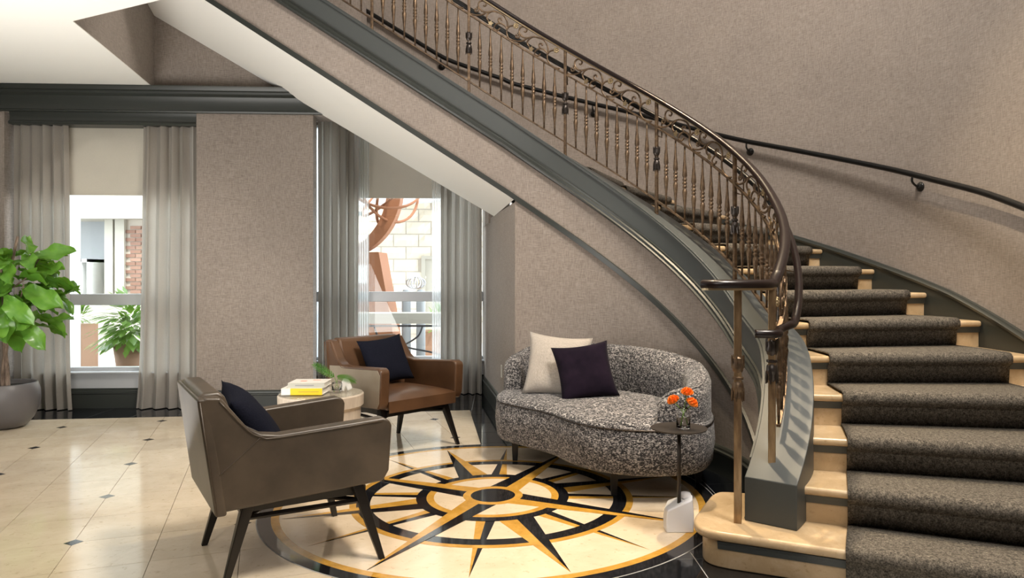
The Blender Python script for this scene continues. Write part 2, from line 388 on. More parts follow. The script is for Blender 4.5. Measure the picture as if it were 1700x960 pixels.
# window 1 wall (recessed): jambs, header, apron
mb = MB(); wbox(mb, -1.69, -1.63, .17, .3, 0, 2.8); wbox(mb, .02, .066, .17, .3, 0, 2.8); wbox(mb, -1.69, .066, .17, .3, 0, .345); wbox(mb, -1.69, .066, .17, .3, 2.68, 2.8)
struct('trim_1', mb, 'trim_paint', 'dark painted window recess left of the pier')
mb = MB(); wbox(mb, .88, .90, .95, 1.1, 0, 2.95); wbox(mb, 2.78, 3.1, .95, 1.1, 0, 2.95); wbox(mb, .9, 3.1, .95, 1.1, 0, .345); wbox(mb, .9, 3.1, .95, 1.1, 2.90, 3.0)
struct('wall_alcove', mb, 'wallpaper', 'wall around the window in the alcove under the stairs')
mb = MB(); wbox(mb, .9, 1.6, .08, 1.1, 2.93, 3.02); struct('ceiling_alcove', mb, 'ceiling_paint', 'white ceiling of the window alcove')
# return wall from stringer to alcove window
mb = MB(); mb.prism([(-.19, 5.685), (-.02, 5.72), (-.3, 8.1), (-.63, 8.02)], 0, 1.85)
mb.prism([(-.51, 7.29), (-.3, 7.29), (-.3, 8.1), (-.63, 8.02)], 1.8, 2.95)
wall_ret = struct('wall_return', mb, 'wallpaper', 'short wall between alcove window and curved stair wall')
mb = MB(); mb.box(-.2, -.195, 5.0, 5.01, 0, .01)
# lower ceiling
A_ = (-3.62, 6.80); B_ = (-3.22, 4.99); C_ = (-1.9, 4.36)
mb = MB(); mb.prism([(-9, -6), (-1.9, -6), C_, B_, A_, (-3.62, 7.2), (-9, 7.2)], 3.03, 3.036); struct('ceiling', mb, 'ceiling_paint', 'white lower ceiling with a cut corner beside the stairs')
mb = MB(); mb.prism([A_, B_, (B_[0]-.05, B_[1]), (A_[0]-.06, A_[1]+.3), (A_[0]+.02, A_[1]+.3)], 3.0361, 4.6); struct('wall_well', mb, 'wallpaper', 'papered side of the stair opening above the ceiling')
mb = MB(); mb.prism([B_, C_, (C_[0], C_[1]-.05), (B_[0], B_[1]-.05)], 3.0361, 6.5); mb.prism([C_, (C_[0]-.05, C_[1]), (-1.95, -6), (-1.9, -6)], 3.0361, 6.5)
struct('wall_balcony', mb, 'wallpaper', 'papered upper wall above the lower ceiling edge')
mb = MB(); mb.box(-9, 6, -6, 9, 6.5, 6.6); struct('ceiling_upper', mb, 'ceiling_paint', 'high white ceiling over the stairwell')
mb = MB(); mb.box(-9, 6, -6.1, -6, -.1, 6.6); struct('wall_front', mb, 'wallpaper'); mb = MB(); mb.box(-9.1, -9, -6, 7, -.1, 6.6); struct('wall_left', mb, 'wallpaper')
# outer curved stair wall
mb = MB(); us = frange(-38, 90, 2)+frange(92, 310, 6)
rings = []
for u in us:
    z0 = 0 if u <= 89 else zl(u)-.3
    rings.append([Vector((*P(u, 3.095), z0)), Vector((*P(u, 3.095), 6.5)), Vector((*P(u, 3.25), 6.5)), Vector((*P(u, 3.25), z0))])
mb.loft(rings)
struct('wall_stair', mb, 'wallpaper', 'tall curved papered wall behind the staircase', auto=40)
px_, py_ = P(-38, 3.095)
mb = MB(); mb.prism([(px_, py_), (px_+.15, py_), (px_+.15, -6), (px_, -6)], 0, 6.5); struct('wall_right', mb, 'wallpaper')
# stair skirt on outer wall
SK = [(-62, -.12), (-30, .42), (0.7, .948), (12.4, 1.179), (23.5, 1.363), (37.8, 1.604), (46.8, 1.70+.02), (53.3, 1.83), (66.8, 2.07), (90, 2.50), (110, 2.86)]
def sk(u): return interp(SK, u)
usk = frange(-38, 90, 2)+frange(92, 200, 6)
mb = MB(); strip(mb, lambda u: [(3.07, sk(u)-.9 if u < 90 else sk(u)-.5), (3.07, sk(u)-.035), (3.094, sk(u)-.035), (3.094, sk(u)-.9 if u < 90 else sk(u)-.5)], usk)
sko = struct('baseboard_stair', mb, 'trim_paint', 'dark green skirting rising along the outer stair wall', auto=40)
mb = MB(); strip(mb, lambda u: [(3.06, sk(u)-.038), (3.055, sk(u)-.022), (3.065, sk(u)-.012), (3.07, sk(u)), (3.094, sk(u)), (3.094, sk(u)-.038)], usk); obj('cap_moulding', mb, 'trim_paint', sko, auto=40)
# cornice + window header
CP = [(0, 2.80), (-.035, 2.80), (-.04, 2.815), (-.028, 2.82), (-.03, 2.90), (-.05, 2.945), (-.085, 2.965), (-.09, 2.985), (-.12, 2.99), (-.13, 3.015), (-.14, 3.028), (0, 3.028)]
mb = MB(); wprof(mb, CP, -6, 1.75); struct('trim_2', mb, 'trim_paint', 'dark green cornice under the white ceiling', auto=30)
mb = MB(); wprof(mb, [(.28, 2.685), (.0, 2.685), (-.012, 2.70), (-.005, 2.715), (.012, 2.72), (.015, 2.77), (0, 2.80), (.28, 2.80)], -1.64, .063); struct('trim_3', mb, 'trim_paint', 'dark pelmet over the left window', auto=30)
BP = [(0, 0), (-.022, 0), (-.022, .135), (-.03, .14), (-.03, .152), (-.018, .158), (-.016, .172), (-.008, .182), (0, .185)]
mb = MB(); wprof(mb, BP, .066, 1.15); wprof(mb, BP, -6, -1.68); struct('baseboard_back', mb, 'trim_paint', 'dark baseboard along the piers', auto=30)
mb = MB(); wprof(mb, [(d+.17, z) for d, z in BP], -1.63, .02); wprof(mb, [(d+.95, z) for d, z in BP], 1.02, 2.78)
struct('baseboard_window', mb, 'trim_paint', 'dark baseboard below the windows', auto=30)
dr = Vector((-.63+.19, 8.02-5.685, 0)).normalized(); nr = Vector((-dr.y, dr.x, 0))
mb = MB(); mb.bridge([Vector((-.19, 5.685, 0))+nr*(-d)+Vector((0, 0, z)) for d, z in BP], [Vector((-.60, 7.86, 0))+nr*(-d)+Vector((0, 0, z)) for d, z in BP])
struct('baseboard_return', mb, 'trim_paint', 'dark baseboard of the short return wall', auto=30)
o = tag(obj('wall_outlet', MB().box(0, .006, -.035, .035, -.055, .055), 'outlet_white', None, bevel=.002), 'small white outlet plate low on the pale return wall', 'outlet')
pp = Vector((-.19, 5.685, .42))+dr*.75; o.location = pp+nr*.001; o.rotation_euler = (0, 0, math.atan2(nr.y, nr.x))

# ===== STAIRCASE
st = thing('staircase', 'curved staircase of cream marble steps rising left around the medallion', 'staircase', (1.6, 3.2, 0))
US = frange(-37, 90, 2)+frange(92, 260, 5)
# curb (string) with fascia, mouldings
mb = MB(); strip(mb, lambda u: [(1.735, max(zc(u)-.45, .165 if u < -28 else 0)), (1.735, zc(u)), (1.50, zc(u)), (1.50, max(zc(u)-.205, .165 if u < -34 else 0))], US); obj('curb', mb, 'curb_paint', st, auto=40, bevel=.004)
UM = frange(-33, 90, 2)+frange(92, 260, 5)
mb = MB(); strip(mb, lambda u: [(1.505, zc(u)-.27), (1.492, zc(u)-.27), (1.475, zc(u)-.262), (1.470, zc(u)-.248), (1.480, zc(u)-.238), (1.478, zc(u)-.215), (1.490, zc(u)-.205), (1.488, zc(u)-.19), (1.505, zc(u)-.185)], UM); obj('string_moulding', mb, 'trim_paint', st, auto=25)
mb = MB(); strip(mb, lambda u: [(1.505, zc(u)-.015), (1.488, zc(u)-.015), (1.490, zc(u)-.03), (1.505, zc(u)-.035)], UM); obj('lip_moulding', mb, 'curb_paint', st, auto=25)
mb = MB(); strip(mb, lambda u: [(1.503, max(0, zc(u)-.60)), (1.503, zc(u)-.26), (1.56, zc(u)-.26), (1.56, max(0, zc(u)-.60))], frange(-31, 90, 2)+frange(92, 260, 5)); obj('string_panel', mb, 'wallpaper', st, auto=40)
tz = lambda u: zl(u)-.575+.04*sstep((30-u)/40)
UT = frange(-8, 90, 2)+frange(92, 260, 5)
mb = MB(); strip(mb, lambda u: [(1.505, tz(u)-.045), (1.488, tz(u)-.045), (1.486, tz(u)), (1.505, tz(u)+.004)], UT); obj('lower_moulding', mb, 'trim_paint', st, auto=25)
mb = MB(); strip(mb, lambda u: [(1.506, 0), (1.506, max(.02, zl(u)-.5)), (1.56, max(.02, zl(u)-.5)), (1.56, 0)], frange(-36, 87, 2)); w2 = struct('wall_under_stair', mb, 'wallpaper', 'curved papered wall beneath the staircase behind the sofa', auto=40)
mb = MB(); strip(mb, lambda u: [(1.506+d, z) for d, z in BP], frange(-36, 87, 2)); struct('baseboard_stairwall', mb, 'trim_paint', 'dark baseboard of the curved wall behind the sofa', auto=30)
# soffit
XS = [-.18-.25*i for i in range(18)]
front = []; backl = []
rings = []
for u in frange(87.3, 240, 6):
    x, y = P(u, 1.50)
    zb = 1.84+.588*(-.43-x); yb = 6.82+.055*(x+3.3)-.005
    xb = x-.24*max(0, 1-(u-87.3)/40)
    zb = 1.84+.588*(-.43-xb)
    rings.append([Vector((x, y+.004, zl(u)-.615)), Vector((xb, yb, zb)), Vector((xb, yb, zb+.2)), Vector((x, y+.004, zl(u)-.40))])
mb = MB(); mb.loft(rings); obj('soffit', mb, 'ceiling_paint', st, auto=40)
# steps
poly1 = None
for n in range(1, 27):
    zt = n*RIS; a0 = edge(n, 1.70); b0 = edge(n, 3.068); a1 = edge(n+1, 1.70); b1 = edge(n+1, 3.068); bk = back(n)
    if n == 1:
        # bullnose first step wrapping round the newel block
        dd = (edge(1, 2.6)-edge(1, 1.72)).normalized()
        pl = [(b0.x, b0.y)]; pl = []
        pts = [edge(1, 3.068), edge(1, 1.72)-dd*.10]
        arc = catmull([Vector((.79, 3.120, 0)), Vector((.728, 3.165, 0)), Vector((.700, 3.23, 0)), Vector((.712, 3.32, 0)), Vector((.76, 3.43, 0)), Vector((.84, 3.60, 0)), Vector((.885, 3.68, 0)), Vector((.94, 3.72, 0)), Vector((1.05, 3.70, 0))], 4)
        pl = [pts[0]]+[edge(1, 1.72)]+arc+[Vector((1.22, 3.6, 0)), edge(2, 1.9)+back(2)*.05, edge(2, 3.068)+back(2)*.05]
        out = [(p.x, p.y) for p in pl][::-1]
        tr = obj('tread', MB().prism(out, zt-.042, zt), 'step_marble', st, bevel=.017, seg=4)
        c = Vector((1.2, 3.3, 0)); inn = []
        for k_, p in enumerate(pl):
            q = p
            if k_ < 2: q = p+back(1)*.035
            elif k_ < len(pl)-3: q = p+(c-p).normalized()*.040
            inn.append((q.x, q.y))
        obj('riser', MB().prism(inn[::-1], 0, zt-.04), 'step_marble', tr, bevel=.006)
        m0 = edge(1, 1.72)-dd*.26; m1 = edge(1, 3.05); o3 = back(1)
        obj('nosing_moulding', MB().bridge([m0+o3*.01+Vector((0, 0, zt-.044)), m0+o3*.045+Vector((0, 0, zt-.044)), m0+o3*.045+Vector((0, 0, zt-.082)), m0+o3*.026+Vector((0, 0, zt-.082)), m0+o3*.02+Vector((0, 0, zt-.06))],
            [m1+o3*.01+Vector((0, 0, zt-.044)), m1+o3*.045+Vector((0, 0, zt-.044)), m1+o3*.045+Vector((0, 0, zt-.082)), m1+o3*.026+Vector((0, 0, zt-.082)), m1+o3*.02+Vector((0, 0, zt-.06))]), 'curb_paint', tr)
        continue
    b2 = back(n+1)
    q = [a0, b0, b1+b2*.05, a1+b2*.05]
    tr = obj('tread', MB().prism([(p.x, p.y) for p in q], zt-.038, zt), 'step_marble', st, bevel=.016, seg=4)
    a = a0+bk*.032; b = b0+bk*.032
    q = [a, b, b+bk*.04, a+bk*.04]
    obj('riser', MB().prism([(p.x, p.y) for p in q], zt-RIS, zt-.036), 'step_marble', tr)
    mp = [(.010, -.038), (.034, -.038), (.034, -.075), (.024, -.075), (.016, -.052)]
    obj('nosing_moulding', MB().bridge([a0+bk*s+Vector((0, 0, zt+z)) for s, z in mp], [b0+bk*s+Vector((0, 0, zt+z)) for s, z in mp]), 'curb_paint', tr)
# carpet runner
mb = MB()
rows = []
for n in range(1, 26):
    RI = {1: 1.965, 2: 1.91}.get(n, 1.885); zt = n*RIS
    L = edge(n, RI); Rr = edge(n, 2.895); bk = back(n); RI2 = {1: 1.91}.get(n, 1.885); L2 = edge(n+1, RI2)+back(n+1)*.022; R2 = edge(n+1, 2.895)+back(n+1)*.022
    tk = .011
    def row(l, r, off, z):
        K = 14; rows.append([l.lerp(r, k/K)+off+Vector((0, 0, z)) for k in range(K+1)])
    row(L, Rr, bk*.020, zt-RIS+(.002 if n == 1 else tk*.8)); row(L, Rr, bk*.018, zt-.060)
    for s, z in ((.012, -.046), (-.004, -.038), (-.013, -.024), (-.012, -.004), (-.002, .008), (.015, .012)):
        row(L, Rr, bk*s, zt+z)
    row(L.lerp(L2, .5), Rr.lerp(R2, .5), Vector(), zt+tk); row(L2, R2, Vector(), zt+tk)
nK = len(rows[0]); vs = [p for r in rows for p in r]; fs = [(j*nK+i, j*nK+i+1, (j+1)*nK+i+1, (j+1)*nK+i) for j in range(len(rows)-1) for i in range(nK-1)]
mb.add(vs, fs)
run = obj('stair_runner', mb, 'carpet_wool', None, smooth=True, fix=False)
sd = run.modifiers.new('solid', 'SOLIDIFY'); sd.thickness = .010; sd.offset = 1
tag(run, 'dark brown wool carpet runner laid down the marble steps', 'carpet runner')

# ===== BALUSTRADE
ba = thing('balustrade', 'bronze balustrade with scroll panels and dark handrail on stair curb', 'balustrade', (1.06, 3.28, .41))
RP = 1.6
POSTS = [17.3+27.75*k for k in range(-1, 7)]
def hoff(u): return .845+.075*sstep((0-u)/34)
def collar(mb, c, z, s=1.0):
    prof = [(.010, -.085), (.017, -.08), (.021, -.07), (.019, -.055), (.024, -.045), (.022, -.02), (.013, -.008), (.022, -.004), (.022, .004), (.013, .009), (.012, .018), (.020, .028), (.024, .045), (.020, .062), (.022, .078), (.016, .083), (.010, .09)]
    M = Matrix.Translation((c[0], c[1], z)); mb.lathe([(r*s, h*s) for r, h in prof], 12, M)
    for k in range(6):
        a = 2*PI*k/6
        for sg in (-1, 1):
            q = Vector((math.cos(a), math.sin(a), 0))
            mb.tube([Vector((c[0], c[1], z))+q*.020*s+Vector((0, 0, sg*.04*s)), Vector((c[0], c[1], z))+q*.022*s+Vector((0, 0, sg*.07*s)), Vector((c[0], c[1], z))+q*.024*s+Vector((0, 0, sg*.09*s))], [.006*s, .005*s, .002*s], 4)
for i, u in enumerate(POSTS):
    x, y = P(u, RP); z0 = zc(u)-.005; z1 = zl(u)+hoff(u)-.02
    mb = MB(); M = Matrix.Translation((x, y, 0)) @ Matrix.Rotation(R_(min(u, 90)), 4, 'Z'); mb.box(-.011, .011, -.011, .011, z0, z1, M)
    po = obj('post', mb, 'aged_bronze', ba, bevel=.003)
    mb = MB(); collar(mb, (x, y), zl(u)+.405); obj('collar', mb, 'gunmetal', po, auto=40); po.children[0]['label'] = 'dark cast collar'
# newel post and volute post
nx, ny = P(-33.5, 1.595)
mb = MB(); mb.box(-.0165, .0165, -.0165, .0165, .395, 1.215, Matrix.Translation((nx, ny, 0)) @ Matrix.Rotation(R_(-20), 4, 'Z')); po = obj('newel_post', mb, 'newel_bronze', ba, bevel=.003)
mb = MB(); collar(mb, (nx, ny), .885, 1.15); obj('collar', mb, 'gunmetal', po, auto=40)
vx, vy = .893, 3.248
mb = MB(); mb.box(-.0165, .0165, -.0165, .0165, .163, 1.215, Matrix.Translation((vx, vy, 0)) @ Matrix.Rotation(R_(-20), 4, 'Z')); po = obj('newel_post', mb, 'newel_bronze', ba, bevel=.003)
mb = MB(); collar(mb, (vx, vy), .815, 1.15); obj('collar', mb, 'aged_bronze', po, auto=40)
# rails
def hz(u): return zl(u)+hoff(u)
UR = frange(-32.5, 90, 1.5)+frange(92, 200, 4)
pts = [Vector((*P(u, RP), hz(u))) for u in UR]
e = Vector((nx, ny, 1.236))
vol = catmull([Vector((.735, 3.235, 1.236)), Vector((.78, 3.20, 1.236)), Vector((.86, 3.195, 1.236)), Vector((.95, 3.215, 1.236)), Vector((1.02, 3.25, 1.236)), e+Vector((.01, .012, .003))], 5)
full = vol+[Vector((*P(-31, RP), hz(-31)+.004))]+pts[1:]
def railsweep(mb, pts, prof):
    rings = []
    for i, p in enumerate(pts):
        t = pts[min(i+1, len(pts)-1)]-pts[max(i-1, 0)]; t.z = 0
        if t.length < 1e-5: t = Vector((1, 0, 0))
        t.normalize(); s = Vector((-t.y, t.x, 0)); rings.append([p+s*a+Vector((0, 0, b)) for a, b in prof])
    mb.loft(rings); return mb
HP = [(.026*math.cos(R_(a)), .022*math.sin(R_(a))) for a in range(-20, 201, 20)]
HP = [(-a, b) for a, b in HP]+[(.022, -.016), (-.022, -.016)][::1]
mb = MB(); railsweep(mb, full, HP); obj('handrail', mb, 'rail_leather', ba, auto=45)
mb = MB(); railsweep(mb, full, [(-.013, -.026), (.013, -.026), (.013, -.015), (-.013, -.015)]); obj('handrail_core', mb, 'bright_brass', ba)
def flat(off, ua, ub, w=.012, h=.010, bmp=0, name='rail'):
    pts = [Vector((*P(u, RP), zl(u)+off+bump(u)*bmp)) for u in frange(ua, min(ub, 90), 1.5)+(frange(92, ub, 4) if ub > 90 else [])]
    mb = MB(); railsweep(mb, pts, [(-w, -h), (w, -h), (w, h), (-w, h)]); return obj(name, mb, 'aged_bronze', ba)
flat(.637, -33.0, 200, .010, .007, name='mid_rail'); flat(.10, -30, 200, .010, .0065, bmp=.75, name='bottom_rail')
# balusters
def bprof(L):
    f = [(0, .0055), (.06, .006), (.36, .0135), (.385, .015), (.395, .011), (.405, .010), (.415, .0145), (.43, .0145), (.44, .010), (.455, .0145), (.475, .0145), (.485, .010), (.50, .0150), (.515, .0150), (.525, .009), (.535, .012), (.56, .0125), (.60, .0160), (.63, .0145), (.72, .009), (.85, .0065), (1, .0055)]
    return [(r, h*L) for h, r in f]
# heights measured from bottom: belly below rings
bm_ = MB(); bm_.lathe([(.0062, 0), (.008, .10), (.0155, .185), (.0175, .205), (.0140, .223), (.0085, .230), (.0155, .238), (.0155, .248), (.0085, .254), (.0165, .262), (.0165, .272), (.0085, .279), (.0155, .286), (.0155, .296), (.0095, .303), (.0175, .320), (.0160, .345), (.0090, .43), (.0066, .47), (.0062, .537)], 10)
bme = bm_.mesh('baluster'); bme.materials.append(MATS['aged_bronze'])
for p in bme.polygons: p.use_smooth = True
bays = [(-32.5, -10.45, 7)]+[(POSTS[i], POSTS[i+1], 8) for i in range(len(POSTS)-2)]
ring_mb = MB()
for ua, ub, k in bays:
    for i in range(1, k+1):
        u = ua+(ub-ua)*i/(k+1); x, y = P(u, RP); zb = zl(u)+.10+.75*bump(u); zt = zl(u)+.637
        o = obj('baluster', bme, None, ba, world=False); o.location = Vector((x, y, zb))-Vector(ba.location); o.rotation_euler = (0, 0, R_(u)); o.scale = (1, 1, (zt-zb)/.537)
# scroll panels: strokes drawn in a bay frame (a = 0..1 along, v metres above mid rail)
STK = [
 [(110, 188), (150, 198), (190, 196), (225, 185), (250, 165)],
 [(168, 150), (158, 142), (148, 150), (152, 166), (170, 168), (182, 155), (180, 138), (170, 126), (185, 130), (205, 150), (225, 162), (265, 162), (310, 152), (350, 158), (400, 180), (428, 220), (438, 260), (433, 300), (430, 340), (442, 375), (468, 405), (510, 428), (545, 430)],
 [(212, 160), (192, 138), (180, 108), (190, 76), (218, 65), (243, 78), (248, 98), (235, 112), (223, 104)],
 [(300, 153), (270, 172), (254, 200), (256, 225), (272, 245)],
 [(436, 305), (415, 276), (385, 258), (350, 260), (325, 280), (318, 305), (338, 322), (360, 315), (368, 300)],
 [(378, 258), (360, 240), (358, 220), (370, 210), (384, 215), (386, 230)],
 [(434, 305), (448, 284), (470, 272), (495, 268)],
]
def bay_map(ua, ub, x, y):
    a = (x-95)/860; u = ub-(ub-ua)*a; v = (195+.576*(x-95)-y)*.00089
    return Vector((*P(u, RP), zl(u)+.637+v))
for bi, (ua, ub, k) in enumerate(bays):
    sc = obj('scrollwork', MB().tube([bay_map(ua, ub, *p) for p in [(100, 190), (115, 189)]], .004, 6), 'aged_bronze', ba)
    mb = MB()
    for dx, dy in ((0, 0), (362, 208)):
        for st_ in STK:
            if bi == 0 and dx and st_ is STK[1]: st_ = st_[:19]
            q = catmull([bay_map(ua, ub, x+dx, y+dy) for x, y in st_], 4)
            mb.tube(q, .0068, 6)
        q = [bay_map(ua, ub, x+dx, y+dy) for x, y in ((545, 430), (590, 415), (612, 395))]
    me = mb.mesh('scrollwork'); me.materials.append(MATS['aged_bronze'])
    for p in me.polygons: p.use_smooth = True
    sc.data = me
    for dx, dy in ((0, 0), (362, 208)):
        c = bay_map(ua, ub, 512+dx, 268+dy); u = ub-(ub-ua)*(512+dx-95)/860; rad = Vector((math.cos(R_(min(u, 90))), math.sin(R_(min(u, 90))), 0)); tg = Vector((-rad.y, rad.x, 0))
        mb = MB()
        for k2 in range(7):
            a = 2*PI*k2/7; cc = c+tg*.016*math.cos(a)+Vector((0, 0, .016*math.sin(a)))
            mb.lathe([(.002, -.006), (.008, -.004), (.009, 0), (.008, .004), (.002, .006)], 6, Matrix.Translation(cc) @ rad.to_track_quat('Z', 'Y').to_matrix().to_4x4())
        mb.lathe([(.002, -.009), (.007, -.007), (.008, 0), (.007, .007), (.002, .009)], 8, Matrix.Translation(c) @ rad.to_track_quat('Z', 'Y').to_matrix().to_4x4())
        obj('rosette', mb, 'bright_brass', sc, smooth=True)
        c = bay_map(ua, ub, 287+dx, 262+dy); mb = MB(); n5 = 10; R1, R2 = .025, .013
        o1 = [c-rad*.004+tg*((R1 if k2 % 2 == 0 else R2)*math.cos(2*PI*k2/n5+.6))+Vector((0, 0, (R1 if k2 % 2 == 0 else R2)*math.sin(2*PI*k2/n5+.6))) for k2 in range(n5)]
        mb.bridge(o1, [p+rad*.008 for p in o1]); obj('brass_leaf', mb, 'bright_brass', sc)
# graspable rail on stair side
GP = [(u, zl(u)+.70-.05*sstep((5-u)/30)) for u in frange(-24, 90, 2)+frange(93, 200, 5)]
g1 = [Vector((*P(u, 1.665), z)) for u, z in GP if u >= 4]; mb = MB(); mb.tube(g1, .019, 10); obj('grab_rail', mb, 'black_rail', ba, smooth=True)
low = [Vector((*P(u, 1.665), z)) for u, z in GP if u <= 3][::-1]
low = low+[Vector((*P(-27.5, 1.66), zl(-27.5)+.635)), Vector((*P(-30.5, 1.65), 1.045)), Vector((*P(-33, 1.62), 1.025)), Vector((1.06, 3.20, 1.018)), Vector((1.0, 3.19, 1.018)), Vector((.955, 3.20, 1.018))]
low = catmull(low, 3); mb = MB(); mb.tube(low, .0195, 12); gl_ = obj('grab_rail_wrap', mb, 'rail_leather', ba, smooth=True)
for i in range(4, len(low)-22, 3):     # stitched ridges on the inner side
    p = low[i]; c = Vector((CX, CY, 0)); d = Vector((c.x-p.x, c.y-p.y, 0)).normalized()
    if i % 6 == 0: obj('stitch', MB().box(-.006, .006, -.004, .004, -.004, .004, Matrix.Translation(p+d*.0185)), 'rail_leather', gl_)
for u in POSTS:
    x, y = P(u, RP); x2, y2 = P(u, 1.665); z = zl(u)+.60
    mb = MB(); mb.tube([Vector((x, y, z-.02)), Vector((x2, y2, z-.03)), Vector((x2, y2, z+.08))], .005, 6); obj('rail_bracket', mb, 'aged_bronze', ba, smooth=True)
# wall handrail
wr = thing('wall_handrail', 'long black handrail on brackets along the curved outer wall', 'handrail', (*P(0, 3.02), 1.6))
WR = [(-12, 1.50), (-1.5, 1.659), (4.6, 1.774), (13.9, 1.926), (20.1, 2.034), (36.1, 2.293), (46, 2.45), (50.5, 2.528), (62.5, 2.755), (68.9, 2.866), (80.9, 3.053), (92, 3.215), (111.2, 3.40), (115.2, 3.45), (133.9, 3.77), (149.2, 4.03)]
def p302(u, R=3.02): return Vector((*P(u, R), interp(WR, u)))
mb = MB(); mb.tube(catmull([p302(u) for u in frange(-30, 90, 4)+frange(93, 170, 4)], 2), .021, 10); obj('rail', mb, 'black_rail', wr, smooth=True)
for u in (-12, 17.2, 46.2, 74.8, 115.5):
    c = p302(u); cw = p302(u, 3.085); mb = MB(); mb.tube(catmull([c+Vector((0, 0, -.02)), c+Vector((0, 0, -.05)), c.lerp(cw, .4)+Vector((0, 0, -.075)), c.lerp(cw, .8)+Vector((0, 0, -.085))], 4), .008, 8)
    dd = (cw-c); dd.z = 0; dd.normalize()
    mb.lathe([(.034, 0), (.034, -.006), (.030, -.012), (.022, -.016), (.016, -.024), (.010, -.028)], 16, Matrix.Translation(p302(u, 3.094)+Vector((0, 0, -.085))) @ dd.to_track_quat('Z', 'Y').to_matrix().to_4x4()); obj('bracket', mb, 'black_rail', wr, smooth=True)

# ===== WINDOWS
def window(name, l0, l1, d, zt, label, shade_z, shade_label, sl0, sl1):
    mb = MB(); f = .045
    wbox(mb, l0, l0+f, d, d+.08, .345, zt); wbox(mb, l1-f, l1, d, d+.08, .345, zt); wbox(mb, l0, l1, d, d+.08, .345, .385); wbox(mb, l0, l1, d, d+.08, zt-f, zt)
    o = struct(name, mb, 'window_metal', label)
    mb = MB(); wbox(mb, l0, l1, d-.025, d+.06, .986, 1.094); r = obj('sash_rail', mb, 'window_metal', o, bevel=.006)
    mb = MB(); wbox(mb, l0, l1, d-.10, d+.02, .335, .352); obj('window_sill', mb, 'window_metal', o, bevel=.004)
    mb = MB(); wbox(mb, l0, l1, d-.045, d+.0, .19, .335); obj('apron', mb, 'window_metal', o)
    for za, zb in ((.385, .986), (1.094, zt-f)):
        mb = MB(); wbox(mb, l0+f, l1-f, d+.04, d+.044, za, zb); obj('pane', mb, 'window_pane', o)
    t = thing(name.replace('window_', 'roller_shade')[:12], shade_label, 'blind', WM @ Vector(((l0+l1)/2, d-.04, shade_z)), 0, 'roller shades at the two windows')
    t.name = 'roller_shade'
    mb = MB(); wbox(mb, sl0, sl1, d-.036, d-.033, shade_z, zt); obj('shade_cloth', mb, 'shade_fabric', t)
    mb = MB(); wbox(mb, sl0, sl1, d-.041, d-.028, shade_z-.012, shade_z+.006); obj('hem_bar', mb, 'shade_fabric', t)
    return o
window('window_1', -1.63, .02, .20, 2.70, 'tall aluminium window left of the papered pier', 2.053, 'beige roller shade half down in the left window', -1.60, 0)
window('window_2', .90, 2.80, .96, 2.92, 'tall aluminium window in the alcove under the stairs', 2.12, 'beige roller shade half down in the window under the stairs', 1.25, 2.45)
def curtain(l0, l1, l0b, l1b, d, z0, z1, folds, label, amp=.034, sheer=None, seed=0):
    rnd = random.Random(seed)
    t = thing('curtain', label, 'curtain', WM @ Vector(((l0+l1)/2, d, z0)), 0, 'linen curtains at the two windows')
    K = folds*10; ph = [rnd.uniform(-.5, .5) for _ in range(folds+2)]; am = [rnd.uniform(.65, 1.15) for _ in range(folds+2)]
    vs = []; NZ = 14
    for j in range(NZ+1):
        tz_ = j/NZ; z = z0+(z1-z0)*tz_
        for i in range(K+1):
            f = i/K*folds; k = int(f); p = ph[k]*(1-(f-k))+ph[k+1]*(f-k); A = amp*(am[k]*(1-(f-k))+am[k+1]*(f-k))*(.75+.25*(1-tz_))
            ww = math.sin(2*PI*(f)+p*1.3+.25*math.sin(3*tz_+k)); ww = math.copysign(abs(ww)**.8, ww)
            a = l0b+(l0-l0b)*tz_**.6; b = l1b+(l1-l1b)*tz_**.6
            vs.append(WM @ Vector((a+(b-a)*i/K+.008*math.sin(4*PI*f+p), d+A*ww+.012*math.sin(5*tz_+f*.7)*(1-tz_), z)))
    n = K+1; mb = MB(); mb.add(vs, [(j*n+i, j*n+i+1, (j+1)*n+i+1, (j+1)*n+i) for j in range(NZ) for i in range(K)])
    o = obj('curtain_panel', mb, 'curtain_linen', t, smooth=True, fix=False)
    mb = MB(); wbox(mb, l0, l1, d-.012, d+.012, z1, z1+.02); obj('curtain_track', mb, 'window_metal', t)
    if sheer:
        a, b = sheer; vs = []; K = 30
        for j in range(2):
            for i in range(K+1): vs.append(WM @ Vector((a+(b-a)*i/K, d+.05+.012*math.sin(i*1.3), z0+(z1-z0)*j)))
        mb = MB(); mb.add(vs, [(i, i+1, K+2+i, K+1+i) for i in range(K)]); obj('sheer_lining', mb, 'sheer_voile', t, smooth=True, fix=False)
    return t
curtain(-1.62, -1.14, -1.62, -1.09, .06, .008, 2.685, 5, 'grey linen curtain at the far left, behind the potted fig', seed=1, amp=.044)
curtain(-.46, .05, -.53, .055, .06, .008, 2.685, 5, 'grey linen curtain against the left side of the papered pier', seed=2, amp=.044)
curtain(1.015, 1.44, 1.015, 1.44, .76, .008, 2.91, 5, 'grey linen curtain behind the tan armchair, right of the papered pier', seed=3, sheer=(1.38, 1.53), amp=.062)
curtain(2.30, 2.735, 2.30, 2.735, .76, .008, 2.91, 5, 'grey linen curtain beside the short return wall under the stairs', seed=4, sheer=(2.20, 2.36), amp=.062)

